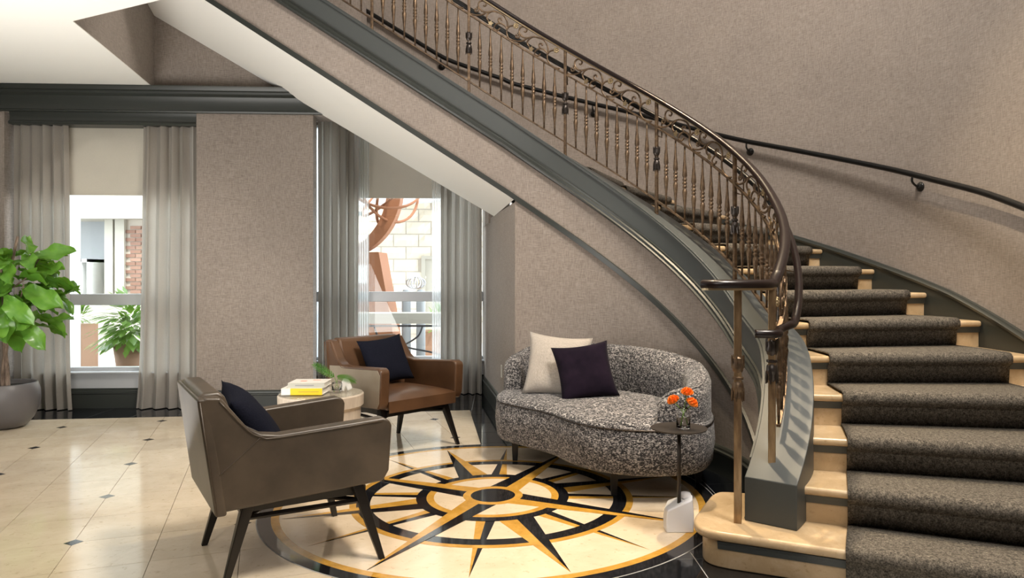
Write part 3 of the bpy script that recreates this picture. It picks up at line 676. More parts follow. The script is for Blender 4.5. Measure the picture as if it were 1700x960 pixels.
# ===== ARMCHAIRS
def armchair(name, label, loc, rz, lm, sidem):
    t = thing(name, label, 'armchair', loc, rz, 'leather armchairs around the round table')
    # side profile (x forward, z up), half widths vary along x
    def hw(x): return .325+.045*(x+.4)/.8
    sp = [(-.335, .318), (.345, .355), (.372, .40), (.385, .60), (.375, .625), (.345, .638), (-.10, .612), (-.17, .622), (-.225, .655), (-.325, .785), (-.385, .79), (-.40, .77)]
    for s in (1, -1):
        A = [Vector((x, s*hw(x), z)) for x, z in sp]; B = [Vector((x, s*(hw(x)-.075), z)) for x, z in sp]
        if s < 0: A, B = B, A
        o = obj('arm', MB().bridge(B, A), lm, t, bevel=.020, seg=4, world=False)
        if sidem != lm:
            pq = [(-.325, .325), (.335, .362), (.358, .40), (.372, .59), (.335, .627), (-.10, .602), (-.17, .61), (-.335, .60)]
            obj('side_sheen', MB().bridge([Vector((x, s*(hw(x)+.003), z)) for x, z in pq], [Vector((x, s*(hw(x)-.02), z)) for x, z in pq]), sidem, o, bevel=.002, world=False)  # thin pale plate: window sheen on the outer arm, painted as colour
        q = [Vector((x, s*(hw(x)+.001), z-.012)) for x, z in ((.34, .638), (-.10, .612), (-.17, .622), (-.225, .655), (-.33, .782))]
        obj('piping', MB().tube(catmull(q, 3), .0035, 6), lm, o, world=False, smooth=True)
        q = [Vector((x, s*(hw(x)+.0005), z)) for x, z in ((-.17, .612), (-.25, .54), (-.345, .46))]
        obj('seam', MB().tube(catmull(q, 3), .0022, 5), lm, o, world=False, smooth=True)
        obj('piping', MB().tube([Vector((-.402, s*.334, .772)), Vector((-.342, s*.338, .315))], .0032, 6), lm, o, world=False, smooth=True)
    w = hw(-.35)-.06
    q = [(-.30, .31), (-.20, .31), (-.20, .45), (-.215, .55), (-.30, .785), (-.325, .80), (-.385, .80), (-.408, .775)]
    o = obj('backrest', MB().bridge([Vector((x, w, z)) for x, z in q], [Vector((x, -w, z)) for x, z in q]), lm, t, bevel=.018, seg=4, world=False)
    q = [(-.445, .775), (-.335, .305)]
    mb = MB(); mb.bridge([Vector((-.412, .325, .785)), Vector((-.345, .335, .305)), Vector((-.30, .335, .305)), Vector((-.36, .325, .785))], [Vector((-.412, -.325, .785)), Vector((-.345, -.335, .305)), Vector((-.30, -.335, .305)), Vector((-.36, -.325, .785))])
    obj('back_panel', mb, lm, t, bevel=.012, seg=3, world=False)
    a, b = hw(-.2)-.07, hw(.36)-.07
    mb = MB(); NX, NY = 10, 10; vs = []
    for i in range(NX+1):
        for j in range(NY+1):
            fx = i/NX; fy = j/NY*2-1; x = -.23+.605*fx; y = fy*(a+(b-a)*fx)
            z = .415+.035*(1-fy**4)*(1-(2*fx-1)**6)-.0*fx
            if i == NX: z = .405
            vs.append((x, y, z))
    n = NY+1; fs = [(i*n+j, (i+1)*n+j, (i+1)*n+j+1, i*n+j+1) for i in range(NX) for j in range(NY)]
    k = len(vs); vs += [(x, y, .335-.01) for x, y, z in vs[-n:]]; fs += [(NX*n+j, k+j, k+j+1, NX*n+j+1) for j in range(NY)]
    mb.add(vs, fs); mb.bridge([Vector((-.3, a, .31)), Vector((.365, b, .345)), Vector((.370, b, .40)), Vector((-.3, a, .40))], [Vector((-.3, -a, .31)), Vector((.365, -b, .345)), Vector((.370, -b, .40)), Vector((-.3, -a, .40))])
    obj('seat', mb, lm, t, smooth=False, auto=50, world=False)
    L = [((.25, .27), (.345, .345)), ((.25, -.27), (.345, -.345)), ((-.20, .25), (-.30, .27)), ((-.20, -.25), (-.30, -.27))]
    for (tx, ty), (bx, by) in L:
        mb = MB(); M0 = [Vector((tx+a*.026, ty+b*.026, .345)) for a, b in ((1, 1), (-1, 1), (-1, -1), (1, -1))]; M1 = [Vector((bx+a*.013, by+b*.013, .0)) for a, b in ((1, 1), (-1, 1), (-1, -1), (1, -1))]
        mb.bridge(M1, M0); obj('leg', mb, 'dark_wood', t, bevel=.004, world=False)
    for s in (1, -1):
        obj('side_rail', MB().tube([Vector((.275, s*.285, .262)), Vector((-.225, s*.255, .262))], .012, 4), 'dark_wood', t, world=False)
    obj('cross_rail', MB().tube([Vector((.275, .285, .262)), Vector((-.225, -.255, .262))], .012, 4), 'dark_wood', t, world=False)
    obj('cross_rail', MB().tube([Vector((.275, -.285, .262)), Vector((-.225, .255, .262))], .012, 4), 'dark_wood', t, world=False)
    obj('underframe', MB().box(-.24, .30, -.26, .26, .285, .32), 'dark_wood', t, world=False)
    return t
ch1 = armchair('armchair', 'dark taupe leather armchair in the left foreground seen from behind', (-1.185, 3.355, 0), R_(33), 'leather_taupe', 'leather_taupe')
ch2 = armchair('armchair', 'tan brown leather armchair by the alcove window with window sheen coloured into its sides', (-1.10, 5.43, 0), R_(-43), 'leather_tan', 'leather_sheen')
def cushion(name, label, loc, rot, size, thick, mt, seed=0, seam=True):
    K = 18; mb = MB(); h = size/2
    vs = []; rnd = random.Random(seed)
    for side in (1, -1):
        for i in range(K+1):
            for j in range(K+1):
                a = i/K*2-1; b = j/K*2-1
                pinch = 1-.10*(1-a*a)*(b*b)**1.5; pin2 = 1-.10*(1-b*b)*(a*a)**1.5
                x = a*h*pin2; y = b*h*pinch
                e_ = max(0, (1-abs(a)**2.6)*(1-abs(b)**2.6)); z = side*thick/2*(e_**.55)
                z += .010*noise.noise(Vector((a*2+seed, b*2, side)))*e_
                z += side*-.012*math.exp(-((a*a+b*b)*6))*0
                vs.append((x, y, z))
    n = K+1; off = n*n
    for i in range(K):
        for j in range(K):
            q = (i*n+j, (i+1)*n+j, (i+1)*n+j+1, i*n+j+1); mb.f.append(q); mb.f.append(tuple(off+k for k in q[::-1]))
    mb.v = vs; me = mb.mesh(name); bm = bmesh.new(); bm.from_mesh(me); bmesh.ops.remove_doubles(bm, verts=bm.verts, dist=.0005); bm.to_mesh(me); bm.free(); me.materials.append(MATS[mt])
    for p in me.polygons: p.use_smooth = True
    o = bpy.data.objects.new(name, me); col.objects.link(o); o.location = loc; o.rotation_euler = rot
    return tag(o, label, 'cushion', 'scatter cushions on the seats')
def face(loc, yaw, tilt, roll): # z axis of cushion faces yaw direction, tilted up
    d = Matrix.Rotation(R_(yaw), 3, 'Z') @ Matrix.Rotation(R_(90-tilt), 3, 'Y') @ Matrix.Rotation(R_(roll), 3, 'Z'); return d.to_euler()
p1 = Matrix.Translation(ch1.location) @ Matrix.Rotation(R_(33), 4, 'Z') @ Vector((-.13, .00, .60))
cushion('cushion', 'dark navy cushion leaning in the foreground taupe armchair', p1, face(None, 24, 36, 8), .41, .15, 'navy_fabric', 1)
p2 = Matrix.Translation(ch2.location) @ Matrix.Rotation(R_(-43), 4, 'Z') @ Vector((-.13, .03, .625))
cushion('cushion', 'dark navy cushion leaning in the tan armchair by the window', p2, face(None, -50, 26, 6), .38, .14, 'navy_fabric', 2)

# ===== SOFA
so = thing('sofa', 'curved kidney-shaped sofa in black and white boucle against the stair wall', 'sofa', (.35, 4.8, 0))
def cpt(u, R): return (CX+R*math.cos(R_(u)), CY+R*math.sin(R_(u)))
OUT = [(-.27, 4.90), (-.20, 4.80), (-.06, 4.64), (.07, 4.48), (.17, 4.28), (.29, 4.12), (.47, 4.015), (.66, 3.985), (.84, 4.02), (.955, 4.12), (1.025, 4.27), (1.065, 4.45)]+[cpt(u, 1.425) for u in (20, 28, 38, 48, 58, 68, 76)]+[(-.08, 5.53), (-.20, 5.42), (-.27, 5.25), (-.295, 5.07)]
def closed(Pq, k=4):
    out = []; n = len(Pq); Pq = [Vector(p) for p in Pq]
    for i in range(n):
        a, b, c, d = Pq[i-1], Pq[i], Pq[(i+1) % n], Pq[(i+2) % n]
        for j in range(k):
            t = j/k; out.append(.5*((2*b)+(c-a)*t+(2*a-5*b+4*c-d)*t*t+(3*b-a-3*c+d)*t**3))
    return out
CO = closed(OUT, 4); cen = Vector((.45, 4.85))
def ringat(off, z):
    n = len(CO); r = []
    for i, p in enumerate(CO):
        t = (CO[(i+1) % n]-CO[i-1]).normalized(); r.append(Vector((p.x-t.y*off, p.y+t.x*off, z)))
    return r
def sofa_solid(levels, top_dome=0):
    mb = MB(); rings = [ringat(o, z) for o, z in levels]; mb.loft(rings, caps=False); n = len(CO)
    k = len(mb.v); last = rings[-1]; cz = last[0].z
    inner = rings[-1]; prev = k-n
    for f in (.75, .5, .25):
        rr = [Vector((cen.x+(p.x-cen.x)*f, cen.y+(p.y-cen.y)*f, cz+top_dome*(1-f*f))) for p in last]; s = len(mb.v); mb.v += [tuple(p) for p in rr]
        mb.f += [(prev+i, prev+(i+1) % n, s+(i+1) % n, s+i) for i in range(n)]; prev = s
    mb.v.append((cen.x, cen.y, cz+top_dome)); c = len(mb.v)-1; mb.f += [(prev+i, prev+(i+1) % n, c) for i in range(n)]
    return mb
# ringat offset: positive = inward (ccw outline -> left normal)
obj('base', sofa_solid([(.06, .155), (.02, .16), (.0, .185), (-.012, .30), (-.004, .40), (.006, .418)]), 'boucle', so, smooth=True)
obj('seat', sofa_solid([(.012, .412), (-.004, .418), (.0, .428), (.014, .440), (.05, .452)], .012), 'boucle', so, smooth=True)
obj('seam_piping', MB().tube(ringat(-.003, .416)+[ringat(-.003, .416)[0]], .0045, 6), 'gunmetal', so, smooth=True)
# backrest swept along
BK = [(-.235, 5.20, .62), (-.235, 5.34, .67), (-.16, 5.48, .70)]+[(*cpt(u, 1.40), h) for u, h in ((82, .73), (74, .75), (66, .765), (58, .77), (50, .77), (42, .765), (34, .755), (26, .735), (20, .715))]+[(1.035, 4.45, .70), (1.00, 4.29, .675), (.95, 4.17, .65), (.89, 4.10, .64), (.80, 4.065, .63), (.73, 4.055, .61), (.665, 4.065, .575)]
sp = catmull([Vector(p) for p in BK], 4); rings = []
for i, p in enumerate(sp):
    t = sp[min(i+1, len(sp)-1)]-sp[max(i-1, 0)]; t.z = 0; t.normalize(); nrm = Vector((t.y, -t.x, 0))   # inward or outward
    c = Vector((p.x, p.y, 0)); inw = nrm if (Vector((.4, 4.7, 0))-c).dot(nrm) > 0 else -nrm
    h = p.z; w_ = .15; ends = min(1, i/3, (len(sp)-1-i)/3); ends = max(.5, math.sqrt(max(0, 1-(1-ends)**2)))
    zb = .425; zt_ = zb+(h-zb)*(.55+.45*ends); w0 = w_*(.35+.65*ends)
    prof = [(.0, zb), (.0, zt_-.06), (.012, zt_-.028), (.035, zt_-.007), (.07, zt_), (.105, zt_-.012), (.135, zt_-.04), (.150, zt_-.09), (.150, zb+.03), (.135, zb)]
    rings.append([c+inw*(a*w0/.15+(w_-w0)/2-.02)+Vector((0, 0, b)) for a, b in prof])
mb = MB(); mb.loft(rings); obj('backrest', mb, 'boucle', so, smooth=True, auto=60)
ins = [r[7].lerp(r[6], .5) for r in rings][2:-2]
obj('back_piping', MB().tube([r[3] for r in rings], .005, 6), 'boucle', so, smooth=True)
for x, y in ((-.165, 4.97), (.435, 4.20), (.98, 4.45), (.0, 5.35)):
    obj('leg', MB().bridge([Vector((x+a*.017, y+b*.017, 0)) for a, b in ((1, 1), (-1, 1), (-1, -1), (1, -1))], [Vector((x+a*.025, y+b*.025, .16)) for a, b in ((1, 1), (-1, 1), (-1, -1), (1, -1))]), 'dark_wood', so, bevel=.003)
cushion('cushion', 'beige linen cushion on the boucle sofa, behind the purple one', (.13, 5.05, .645), face(None, -93, 22, -6), .45, .15, 'cushion_beige', 3)
cushion('cushion', 'dark purple velvet cushion in front on the boucle sofa', (.31, 4.88, .625), face(None, -82, 26, 7), .40, .14, 'purple_velvet', 4)

# ===== ROUND TABLE with glass top
tx, ty = -1.447, 4.80
rt = thing('round_side_table', 'round cream drum side table with glass top between the armchairs', 'table', (tx, ty, 0))
TM = Matrix.Translation((tx, ty, 0))
obj('drum', MB().lathe([(.235, .17), (.245, .20), (.256, .36), (.256, .395), (.262, .405), (.274, .415), (.276, .485), (.268, .493), (.0, .493)], 48, TM), 'pale_lacquer', rt, auto=35)
obj('plinth', MB().lathe([(.225, 0), (.232, .168), (.0, .168)], 48, TM), 'dark_wood', rt, auto=35)
obj('glass_top', MB().lathe([(.0, .494), (.266, .494), (.27, .497), (.27, .500), (.266, .503), (.0, .503)], 64, TM), 'table_glass', rt, auto=35)
# books
def book(name, label, c, rz, w, d, h, cover, spine, extra):
    t = thing(name, label, 'book', c, rz, 'books stacked on the round table')
    obj('cover', MB().box(-w/2, w/2, -d/2, d/2, 0, .003).box(-w/2, w/2, -d/2, d/2, h-.003, h), cover, t, world=False)
    obj('spine', MB().box(-w/2, w/2, -d/2-.003, -d/2, 0, h), spine, t, world=False)
    obj('pages', MB().box(-w/2+.004, w/2-.004, -d/2, d/2-.004, .003, h-.003), 'paper', t, world=False)
    for nm, b, mt in extra: obj(nm, MB().box(*b), mt, t, world=False)
    return t
book('book', 'thick book with yellow and white spine, lower of the two on the round table', (tx-.085, ty-.04, .5035), R_(1), .262, .20, .042, 'book_white', 'book_yellow', [('spine_band', (-.131, -.072, -.1045, -.103, .0, .042), 'book_white'), ('spine_title', (-.02, .11, -.1042, -.1030, .018, .023), 'ink_gold')])
book('book', 'grey-spined book with pale cover, upper of the two on the round table', (tx-.065, ty-.025, .546), R_(2), .235, .185, .031, 'book_white', 'book_grey', [('cover_print', (-.06, -.02, -.02, .01, .0309, .0316), 'ink_red'), ('cover_print', (.01, .06, .03, .05, .0309, .0316), 'ink_red'), ('spine_title', (-.07, .05, -.0965, -.0955, .012, .019), 'ink_grey')])
# glass vase with fern leaves
vs_ = thing('glass_vase', 'small clear glass vase with fern leaves beside the books', 'vase', (tx+.105, ty-.0, .5035))
obj('vase_body', MB().lathe([(.0, 0), (.030, 0), (.034, .01), (.034, .055), (.030, .06), (.028, .058), (.030, .05), (.030, .012), (.0, .008)], 24), 'glass', vs_, world=False, smooth=True)
def fern(base, tip, w, sag):
    mb = MB(); b = Vector(base); t = Vector(tip); ax = (t-b).normalized(); side = ax.cross(Vector((0, 1, .35))).normalized(); N_ = 11
    pts = [b.lerp(t, i/N_)+Vector((0, 0, -sag*(i/N_)**2+sag*(i/N_))) for i in range(N_+1)]
    mb.tube(pts, .0022, 5)
    for i in range(N_+1):
        f = i/N_; L = w*(.35+.65*math.sin(PI*(.12+.80*f)))
        for s in (1, -1):
            d = (side*s+ax*(.75+.8*f*f)).normalized(); p = pts[i]; q = ax*.0046
            mb.add([p-q, p+d*L*.55-q*.9, p+d*L+Vector((0, .004, -.004)), p+d*L*.55+q*.9, p+q], [(0, 1, 2), (0, 2, 3, 4)])
    return mb
obj('stem', MB().tube([Vector((.012, 0, .006)), Vector((.0, 0, .05)), Vector((-.02, 0, .10))], .002, 5), 'stem_green', vs_, world=False)
obj('stem', MB().tube([Vector((-.014, 0, .006)), Vector((-.004, 0, .05)), Vector((.01, 0, .10))], .002, 5), 'stem_green', vs_, world=False)
obj('fern_leaf', fern((-.02, -.005, .10), (-.140, -.02, .180), .055, .0), 'fern_leaf', vs_, world=False, fix=False)
obj('fern_leaf', fern((.005, -.005, .10), (.118, -.02, .072), .050, .02), 'fern_leaf', vs_, world=False, fix=False)
sh = thing('white_ornament', 'small white curled ceramic ornament behind the fern leaves', 'ornament', (tx+.155, ty+.03, .5035), R_(40))
obj('folded_sheet', MB().tube(catmull([Vector((-.03, 0, .004)), Vector((-.012, 0, .05)), Vector((.0, 0, .07)), Vector((.012, 0, .05)), Vector((.03, 0, .004))], 4), .004, 8, 5), 'white_paint', sh, world=False, smooth=True)

# ===== DISC SIDE TABLE
dt = thing('disc_side_table', 'slim bronze disc side table on a rough white alabaster block', 'table', (.70, 3.63, 0))
TM = Matrix.Translation((.70, 3.63, 0))
blk = MB()
prof = [(-.07, -.055), (.065, -.055), (.07, -.02), (.065, .05), (-.05, .055), (-.072, .02)]
hs = [.11, .165, .18, .17, .135, .105]
A = [TM @ Vector((x, y, 0)) for x, y in prof]; B = [TM @ Vector((x*1.02, y, h*.55)) for (x, y), h in zip(prof, hs)]; Cc = [TM @ Vector((x*.93, y*.9, h)) for (x, y), h in zip(prof, hs)]
blk.loft([A, B, Cc]); ob = obj('alabaster_block', blk, 'alabaster', dt, bevel=.008, seg=3)
obj('block_knob', MB().lathe([(.001, -.02), (.026, -.012), (.030, .0), (.024, .014), (.001, .02)], 14, Matrix.Translation((.737, 3.64, .168))), 'alabaster', ob, smooth=True)
obj('stem', MB().lathe([(.0095, .10), (.0095, .508)], 16, Matrix.Translation((.70, 3.615, 0))), 'table_bronze', dt, smooth=True)
obj('disc_top', MB().lathe([(.0, .508), (.138, .508), (.140, .510), (.140, .513), (.0, .513)], 64, Matrix.Translation((.70, 3.62, 0))), 'table_bronze', dt, auto=35)
fv = thing('flower_vase', 'small glass bottle vase of three orange ranunculus on the disc table', 'vase', (.718, 3.60, .5132))
obj('vase_body', MB().lathe([(.0, .0), (.031, 0), (.035, .004), (.035, .078), (.031, .090), (.024, .097), (.024, .105), (.0225, .105), (.0225, .097), (.029, .089), (.0325, .078), (.0325, .008), (.0, .006)], 28), 'glass', fv, world=False, smooth=True)
obj('water', MB().lathe([(.0, .0065), (.0320, .0085), (.0320, .055), (.0, .055)], 24), 'water', fv, world=False, smooth=True)
for (hx, hy, hz_, tilt) in ((-.049, .0, .135, -.5), (.021, .01, .172, .1), (.039, -.015, .124, .6)):
    s = obj('stem', MB().tube(catmull([Vector((-hx*.35, hy, .012)), Vector((hx*.05, hy*.5, .08)), Vector((hx, hy, hz_))], 5), .0024, 6), 'stem_green', fv, world=False, smooth=True)
    mb = MB(); M = Matrix.Translation((hx, hy, hz_+.004)) @ Matrix.Rotation(tilt, 4, 'Y')
    for lay, (rr, hh, kk) in enumerate(((.032, .000, 10), (.029, .006, 9), (.023, .012, 8), (.015, .017, 6))):
        for k in range(kk):
            a = 2*PI*(k+.5*lay)/kk; q = Vector((math.cos(a), math.sin(a), 0)); t_ = Vector((-q.y, q.x, 0)); w_ = rr*.55
            pts = [q*rr*.15+Vector((0, 0, hh-.010)), q*rr*.8+t_*w_+Vector((0, 0, hh-.004)), q*rr*.95+t_*w_*.7+Vector((0, 0, hh+.007)), q*rr*.75+Vector((0, 0, hh+.012)), q*rr*.95-t_*w_*.7+Vector((0, 0, hh+.007)), q*rr*.8-t_*w_+Vector((0, 0, hh-.004))]
            mb.add([M @ p for p in pts], [(0, 1, 2, 3), (0, 3, 4, 5)])
    mb.lathe([(.002, -.014), (.021, -.009), (.025, .002), (.019, .014), (.006, .021)], 12, M)
    obj('flower_head', mb, 'petal_orange', s, world=False, fix=False)

# ===== POTTED FIG
px0, py0 = -4.46, 6.04
fg = thing('potted_fig', 'fiddle-leaf fig tree in a round grey bowl planter at the left edge', 'plant', (px0, py0, 0))
TM = Matrix.Translation((px0, py0, 0))
obj('planter', MB().lathe([(.0, 0), (.10, .0), (.15, .02), (.20, .08), (.235, .16), (.248, .24), (.245, .31), (.228, .37), (.222, .378), (.212, .37), (.225, .30), (.22, .24), (.0, .20)], 40, TM), 'pot_grey', fg, smooth=True)
obj('soil', MB().lathe([(.0, .338), (.218, .338), (.21, .31)], 30, TM), 'soil', fg, smooth=True)
for s in (-1, 1):
    q = catmull([TM @ Vector(p) for p in ((s*.02, 0, .33), (s*.014, .0, .5), (-s*.012, .0, .75), (s*.01, .0, 1.0), (s*.04, 0, 1.3), (s*.09, .02, 1.6))], 4)
    obj('trunk', MB().tube(q, [.020-.010*i/len(q) for i in range(len(q))], 8), 'bark', fg, smooth=True)
def figleaf(L, W, curl, seed):
    rnd = random.Random(seed); mb = MB(); NU, NV = 9, 6; vs = []
    for i in range(NU+1):
        f = i/NU; wd = W*(math.sin(PI*min(1, f**.85*1.02))**.6*(.5+.62*f)*(1-.16*math.exp(-((f-.42)/.12)**2)) if 0 < f < 1 else (0.02 if f == 0 else .06))
        for j in range(NV+1):
            g = j/NV*2-1; y = g*wd; x = f*L
            z = -curl*L*f*f-.22*W*(1-abs(g))+.22*W*math.sin(f*12+seed+g*1.5)*abs(g)
            vs.append((x, y, z))
    n = NV+1; mb.add(vs, [(i*n+j, (i+1)*n+j, (i+1)*n+j+1, i*n+j+1) for i in range(NU) for j in range(NV)]); return mb
leaf_meshes = []
for k in range(6):
    me = figleaf(.27, .092, [.15, .35, .5, .05, .3, .45][k], k).mesh('leaf'); me.materials.append(MATS['fig_leaf'])
    for p in me.polygons: p.use_smooth = True
    leaf_meshes.append(me)
rnd = random.Random(12)
def leaf(pos, yaw, pitch, roll, s, k):
    o = bpy.data.objects.new('leaf', leaf_meshes[k]); link(o, fg); o.location = Vector(pos)-Vector(fg.location); o.rotation_euler = (roll, pitch, yaw); o.scale = (s, s, s)
def P3(x, y, Y): return Vector(((x-895)*Y/1200, Y, 1.28-(y-456)*Y/1200))
for i in range(120):
    a = rnd.uniform(0, 2*PI); h = rnd.uniform(.84, 1.50); rr = rnd.uniform(.02, .30)
    s = rnd.uniform(.75, 1.15)*(1-.25*max(0, h-1.35)/.2)
    leaf((px0+rr*math.cos(a)+.03, py0+rr*math.sin(a)*.8, h), a+rnd.uniform(-.5, .5), rnd.uniform(-.75, .55), rnd.uniform(-.7, .7), s, rnd.randrange(6))
# reaching leaves on the right side
for (x, y, z, yaw, pit, roll, s, k) in ((-4.13, 5.9, 1.43, .25, -.28, 1.0, 1.1, 0), (-4.12, 5.85, 1.45, 2.2, -.7, .7, .9, 3), (-4.22, 5.95, 1.32, -.1, -.1, .6, 1.2, 3), (-4.22, 5.9, 1.17, -.2, .30, .9, 1.25, 4), (-4.25, 5.85, 1.12, -.9, .9, .5, 1.05, 1), (-4.20, 5.85, 1.28, -.1, .1, -.6, 1.0, 0), (-4.3, 5.8, 1.02, -1.0, .8, .2, 1.0, 2), (-4.25, 5.8, 1.40, -1.2, .5, .7, .95, 1), (-4.3, 5.8, 1.1, -.5, .5, .9, 1.1, 5)):
    leaf((x, y, z), yaw, pit, roll, s, k)
for (a, b) in (((0.02, 0, 1.15), (.36, -.1, 1.43)), ((.02, 0, 1.0), (.26, -.15, 1.2)), ((-.02, 0, 1.1), (-.2, .1, 1.4))):
    obj('branch', MB().tube(catmull([TM @ Vector(a), TM @ ((Vector(a)+Vector(b))/2+Vector((.03, 0, -.03))), TM @ Vector(b)], 4), .006, 6), 'bark', fg, smooth=True)

# ===== STREET OUTSIDE
mb = MB(); mb.box(-40, 30, 8.2, 60, -.25, -.15); struct('ground_street', mb, 'pavement', 'pale street paving outside the windows')
fc = thing('stone_building', 'pale rough stone building across the street seen through the alcove window', 'building', (-3.2, 15, -.15))
obj('wall', MB().box(-6.6, -.8, 15.05, 15.4, -.15, 8), 'mortar', fc)
rnd = random.Random(3); bh = .26
bmesh_ = []
for k in range(4):
    mb = MB(); r2 = random.Random(k); vs = []; 
    for i in range(5):
        for j in range(3):
            e_ = 0 if i in (0, 4) or j in (0, 2) else -.05-.04*r2.random()
            vs.append((i/4*.5, e_, j/2*(bh-.02)))
    mb.add(vs, [(i*3+j, (i+1)*3+j, (i+1)*3+j+1, i*3+j+1) for i in range(4) for j in range(2)]); me = mb.mesh('stone_block'); me.materials.append(MATS['stone_facade']); bmesh_.append(me)
for j in range(13):
    for i in range(11):
        x = -6.4+i*.52+(.26 if j % 2 else 0); z = j*bh+.05
        if -2.5 < x+.25 < -1.5 and z < 1.6: continue
        o = obj('stone_block', bmesh_[rnd.randrange(4)], None, fc, world=False); o.location = Vector((x, 15.045, z))-Vector(fc.location)
obj('door_panel', MB().box(-2.36, -1.6, 15.0, 15.1, -.15, 1.6), 'render_cream', fc); obj('door_frame', MB().box(-2.44, -2.36, 14.97, 15.1, -.15, 1.6).box(-2.44, -1.6, 14.97, 15.1, 1.6, 1.67), 'render_cream', fc)
obj('upper_band', MB().box(-6.6, -.8, 14.95, 15.1, 3.45, 8), 'render_cream', fc)
aw = thing('awning', 'grey cloth awning on the stone building', 'awning', (-2.6, 14.2, 2.9))
obj('awning_cloth', MB().add([Vector((-4.4, 13.9, 2.55)), Vector((-1.5, 13.9, 2.75)), Vector((-1.5, 15, 3.55)), Vector((-2.4, 15, 3.6)), Vector((-4.4, 13.9, 2.50)), Vector((-1.5, 13.9, 2.70))], [(0, 1, 2, 3), (4, 5, 1, 0)]), 'awning_cloth', aw)
# rusty sculpture
sc = thing('ring_sculpture', 'rust-coloured ring sculpture on a flared pedestal outside the alcove window', 'sculpture', (-2.52, 11.2, -.15))
sx0, sy0 = -2.52, 11.2
ped = [(-.62, -.15), (.36, -.15), (.30, .5), (.22, .95), (.14, 1.4), (.10, 1.62), (-.5, 1.62)]
obj('pedestal', MB().bridge([Vector((sx0+x, sy0-.3, z)) for x, z in ped], [Vector((sx0+x, sy0+.3, z)) for x, z in ped]), 'rust_steel', sc)
arc = [Vector((sx0+.30-.75*math.cos(R_(a))*.9+.0, sy0, 2.75+1.05*math.sin(R_(a)))) for a in range(-80, 70, 8)]
mb = MB(); rings = []
for k, a in enumerate(range(-75, 80, 6)):
    c = Vector((sx0-.55+.85*math.cos(R_(a)), sy0, 2.65+1.05*math.sin(R_(a)))); w_ = .05+.06*math.cos(R_(a)); q = Vector((math.cos(R_(a)), 0, math.sin(R_(a))))
    rings.append([c-q*w_-Vector((0, .12, 0)), c+q*w_-Vector((0, .12, 0)), c+q*w_+Vector((0, .12, 0)), c-q*w_+Vector((0, .12, 0))])
mb.loft(rings); obj('steel_arc', mb, 'rust_steel', sc)
for k in range(5):
    M = Matrix.Translation((sx0+.10+.06*k, sy0+.1*k, 2.75)) @ Matrix.Rotation(R_(25+32*k), 4, 'Z') @ Matrix.Rotation(R_(28*k-40), 4, 'X'); r_ = .62+.05*k
    obj('ring', MB().tube([M @ Vector((r_*math.cos(2*PI*i/40), 0, r_*math.sin(2*PI*i/40))) for i in range(41)], .022, 6), 'rust_steel', sc, smooth=True)
for k in range(7): obj('blade', MB().box(-.28, .12, -.03, .03, -.03, .03, Matrix.Translation((sx0-.35+.05*(k % 2), sy0-.2, 2.0+.2*k)) @ Matrix.Rotation(R_(-30+25*(k % 3)), 4, 'Y')), 'verdigris', sc)
obj('plaque', MB().box(sx0-.30, sx0-.08, sy0-.32, sy0-.30, 1.15, 1.42), 'white_paint', sc)
# bollards / planter / rail outside window 2
for i, x in enumerate((-2.02, -1.80)):
    o = thing('bollard', ['dark steel bollard at left of the pair outside', 'dark steel bollard at right of the pair outside'][i], 'bollard', (x, 11.0, -.15), 0, 'bollards outside the alcove window'); obj('bollard_post', MB().lathe([(.07, 0), (.07, 1.15), (.05, 1.2), (0, 1.2)], 12), 'door_grey', o, world=False, smooth=True)
o = thing('wire_globe', 'small silver wire globe ornament above the bollards outside', 'ornament', (-1.93, 11.3, 1.15))
for k in range(5): obj('wire_ring', MB().tube([Matrix.Rotation(R_(36*k), 4, 'Z') @ Vector((.15*math.cos(2*PI*i/20), 0, .09*math.sin(2*PI*i/20))) for i in range(21)], .010, 5), 'steel_bright', o, world=False)
def shrub(name, label, x, y, z, r, hgt, pot, n, sd, droop=.3, ls=.11):
    t = thing(name, label, 'plant', (x, y, -.15)); r1 = random.Random(sd)
    pz = z
    if pot == 'box': obj('planter_box', MB().box(-r*.9, r*.9, -.2, .2, 0, z+.15), 'terracotta', t, world=False)
    else: obj('planter', MB().lathe([(r*.35, 0), (r*.5, z+.15), (r*.42, z+.15), (0, z+.1)], 20), 'terracotta', t, world=False, smooth=True)
    mb = MB()
    for i in range(n):
        a = r1.uniform(0, 2*PI); b = r1.uniform(-.1, 1.2)*1.2; q = Vector((math.cos(a)*math.cos(b), math.sin(a)*math.cos(b), math.sin(b))); c = Vector((0, 0, z+.2))+Vector((q.x*r, q.y*r, q.z*hgt))*r1.uniform(.35, 1)
        d = (q+Vector((0, 0, -droop))).normalized(); s = d.cross(Vector((0, 0, 1))).normalized(); L = ls*r1.uniform(.7, 1.3)
        mb.add([c, c+d*L*.5+s*L*.2, c+d*L, c+d*L*.5-s*L*.2], [(0, 1, 2, 3)])
    f = obj('foliage', mb, 'street_leaf', t, world=False, fix=False); f['kind'] = 'stuff'; return t
shrub('potted_shrub', 'small green shrub in a terracotta box seen through the alcove window', -1.66, 12.4, .32, .36, .35, 'box', 260, 1)
shrub('potted_shrub', 'low green shrub behind the sculpture pedestal outside', -3.0, 13.4, .9, .3, .28, 'pot', 200, 2)
o = thing('iron_railing', 'black iron rail with curved scroll legs outside the alcove window', 'railing', (-1.75, 9.6, 0)); 
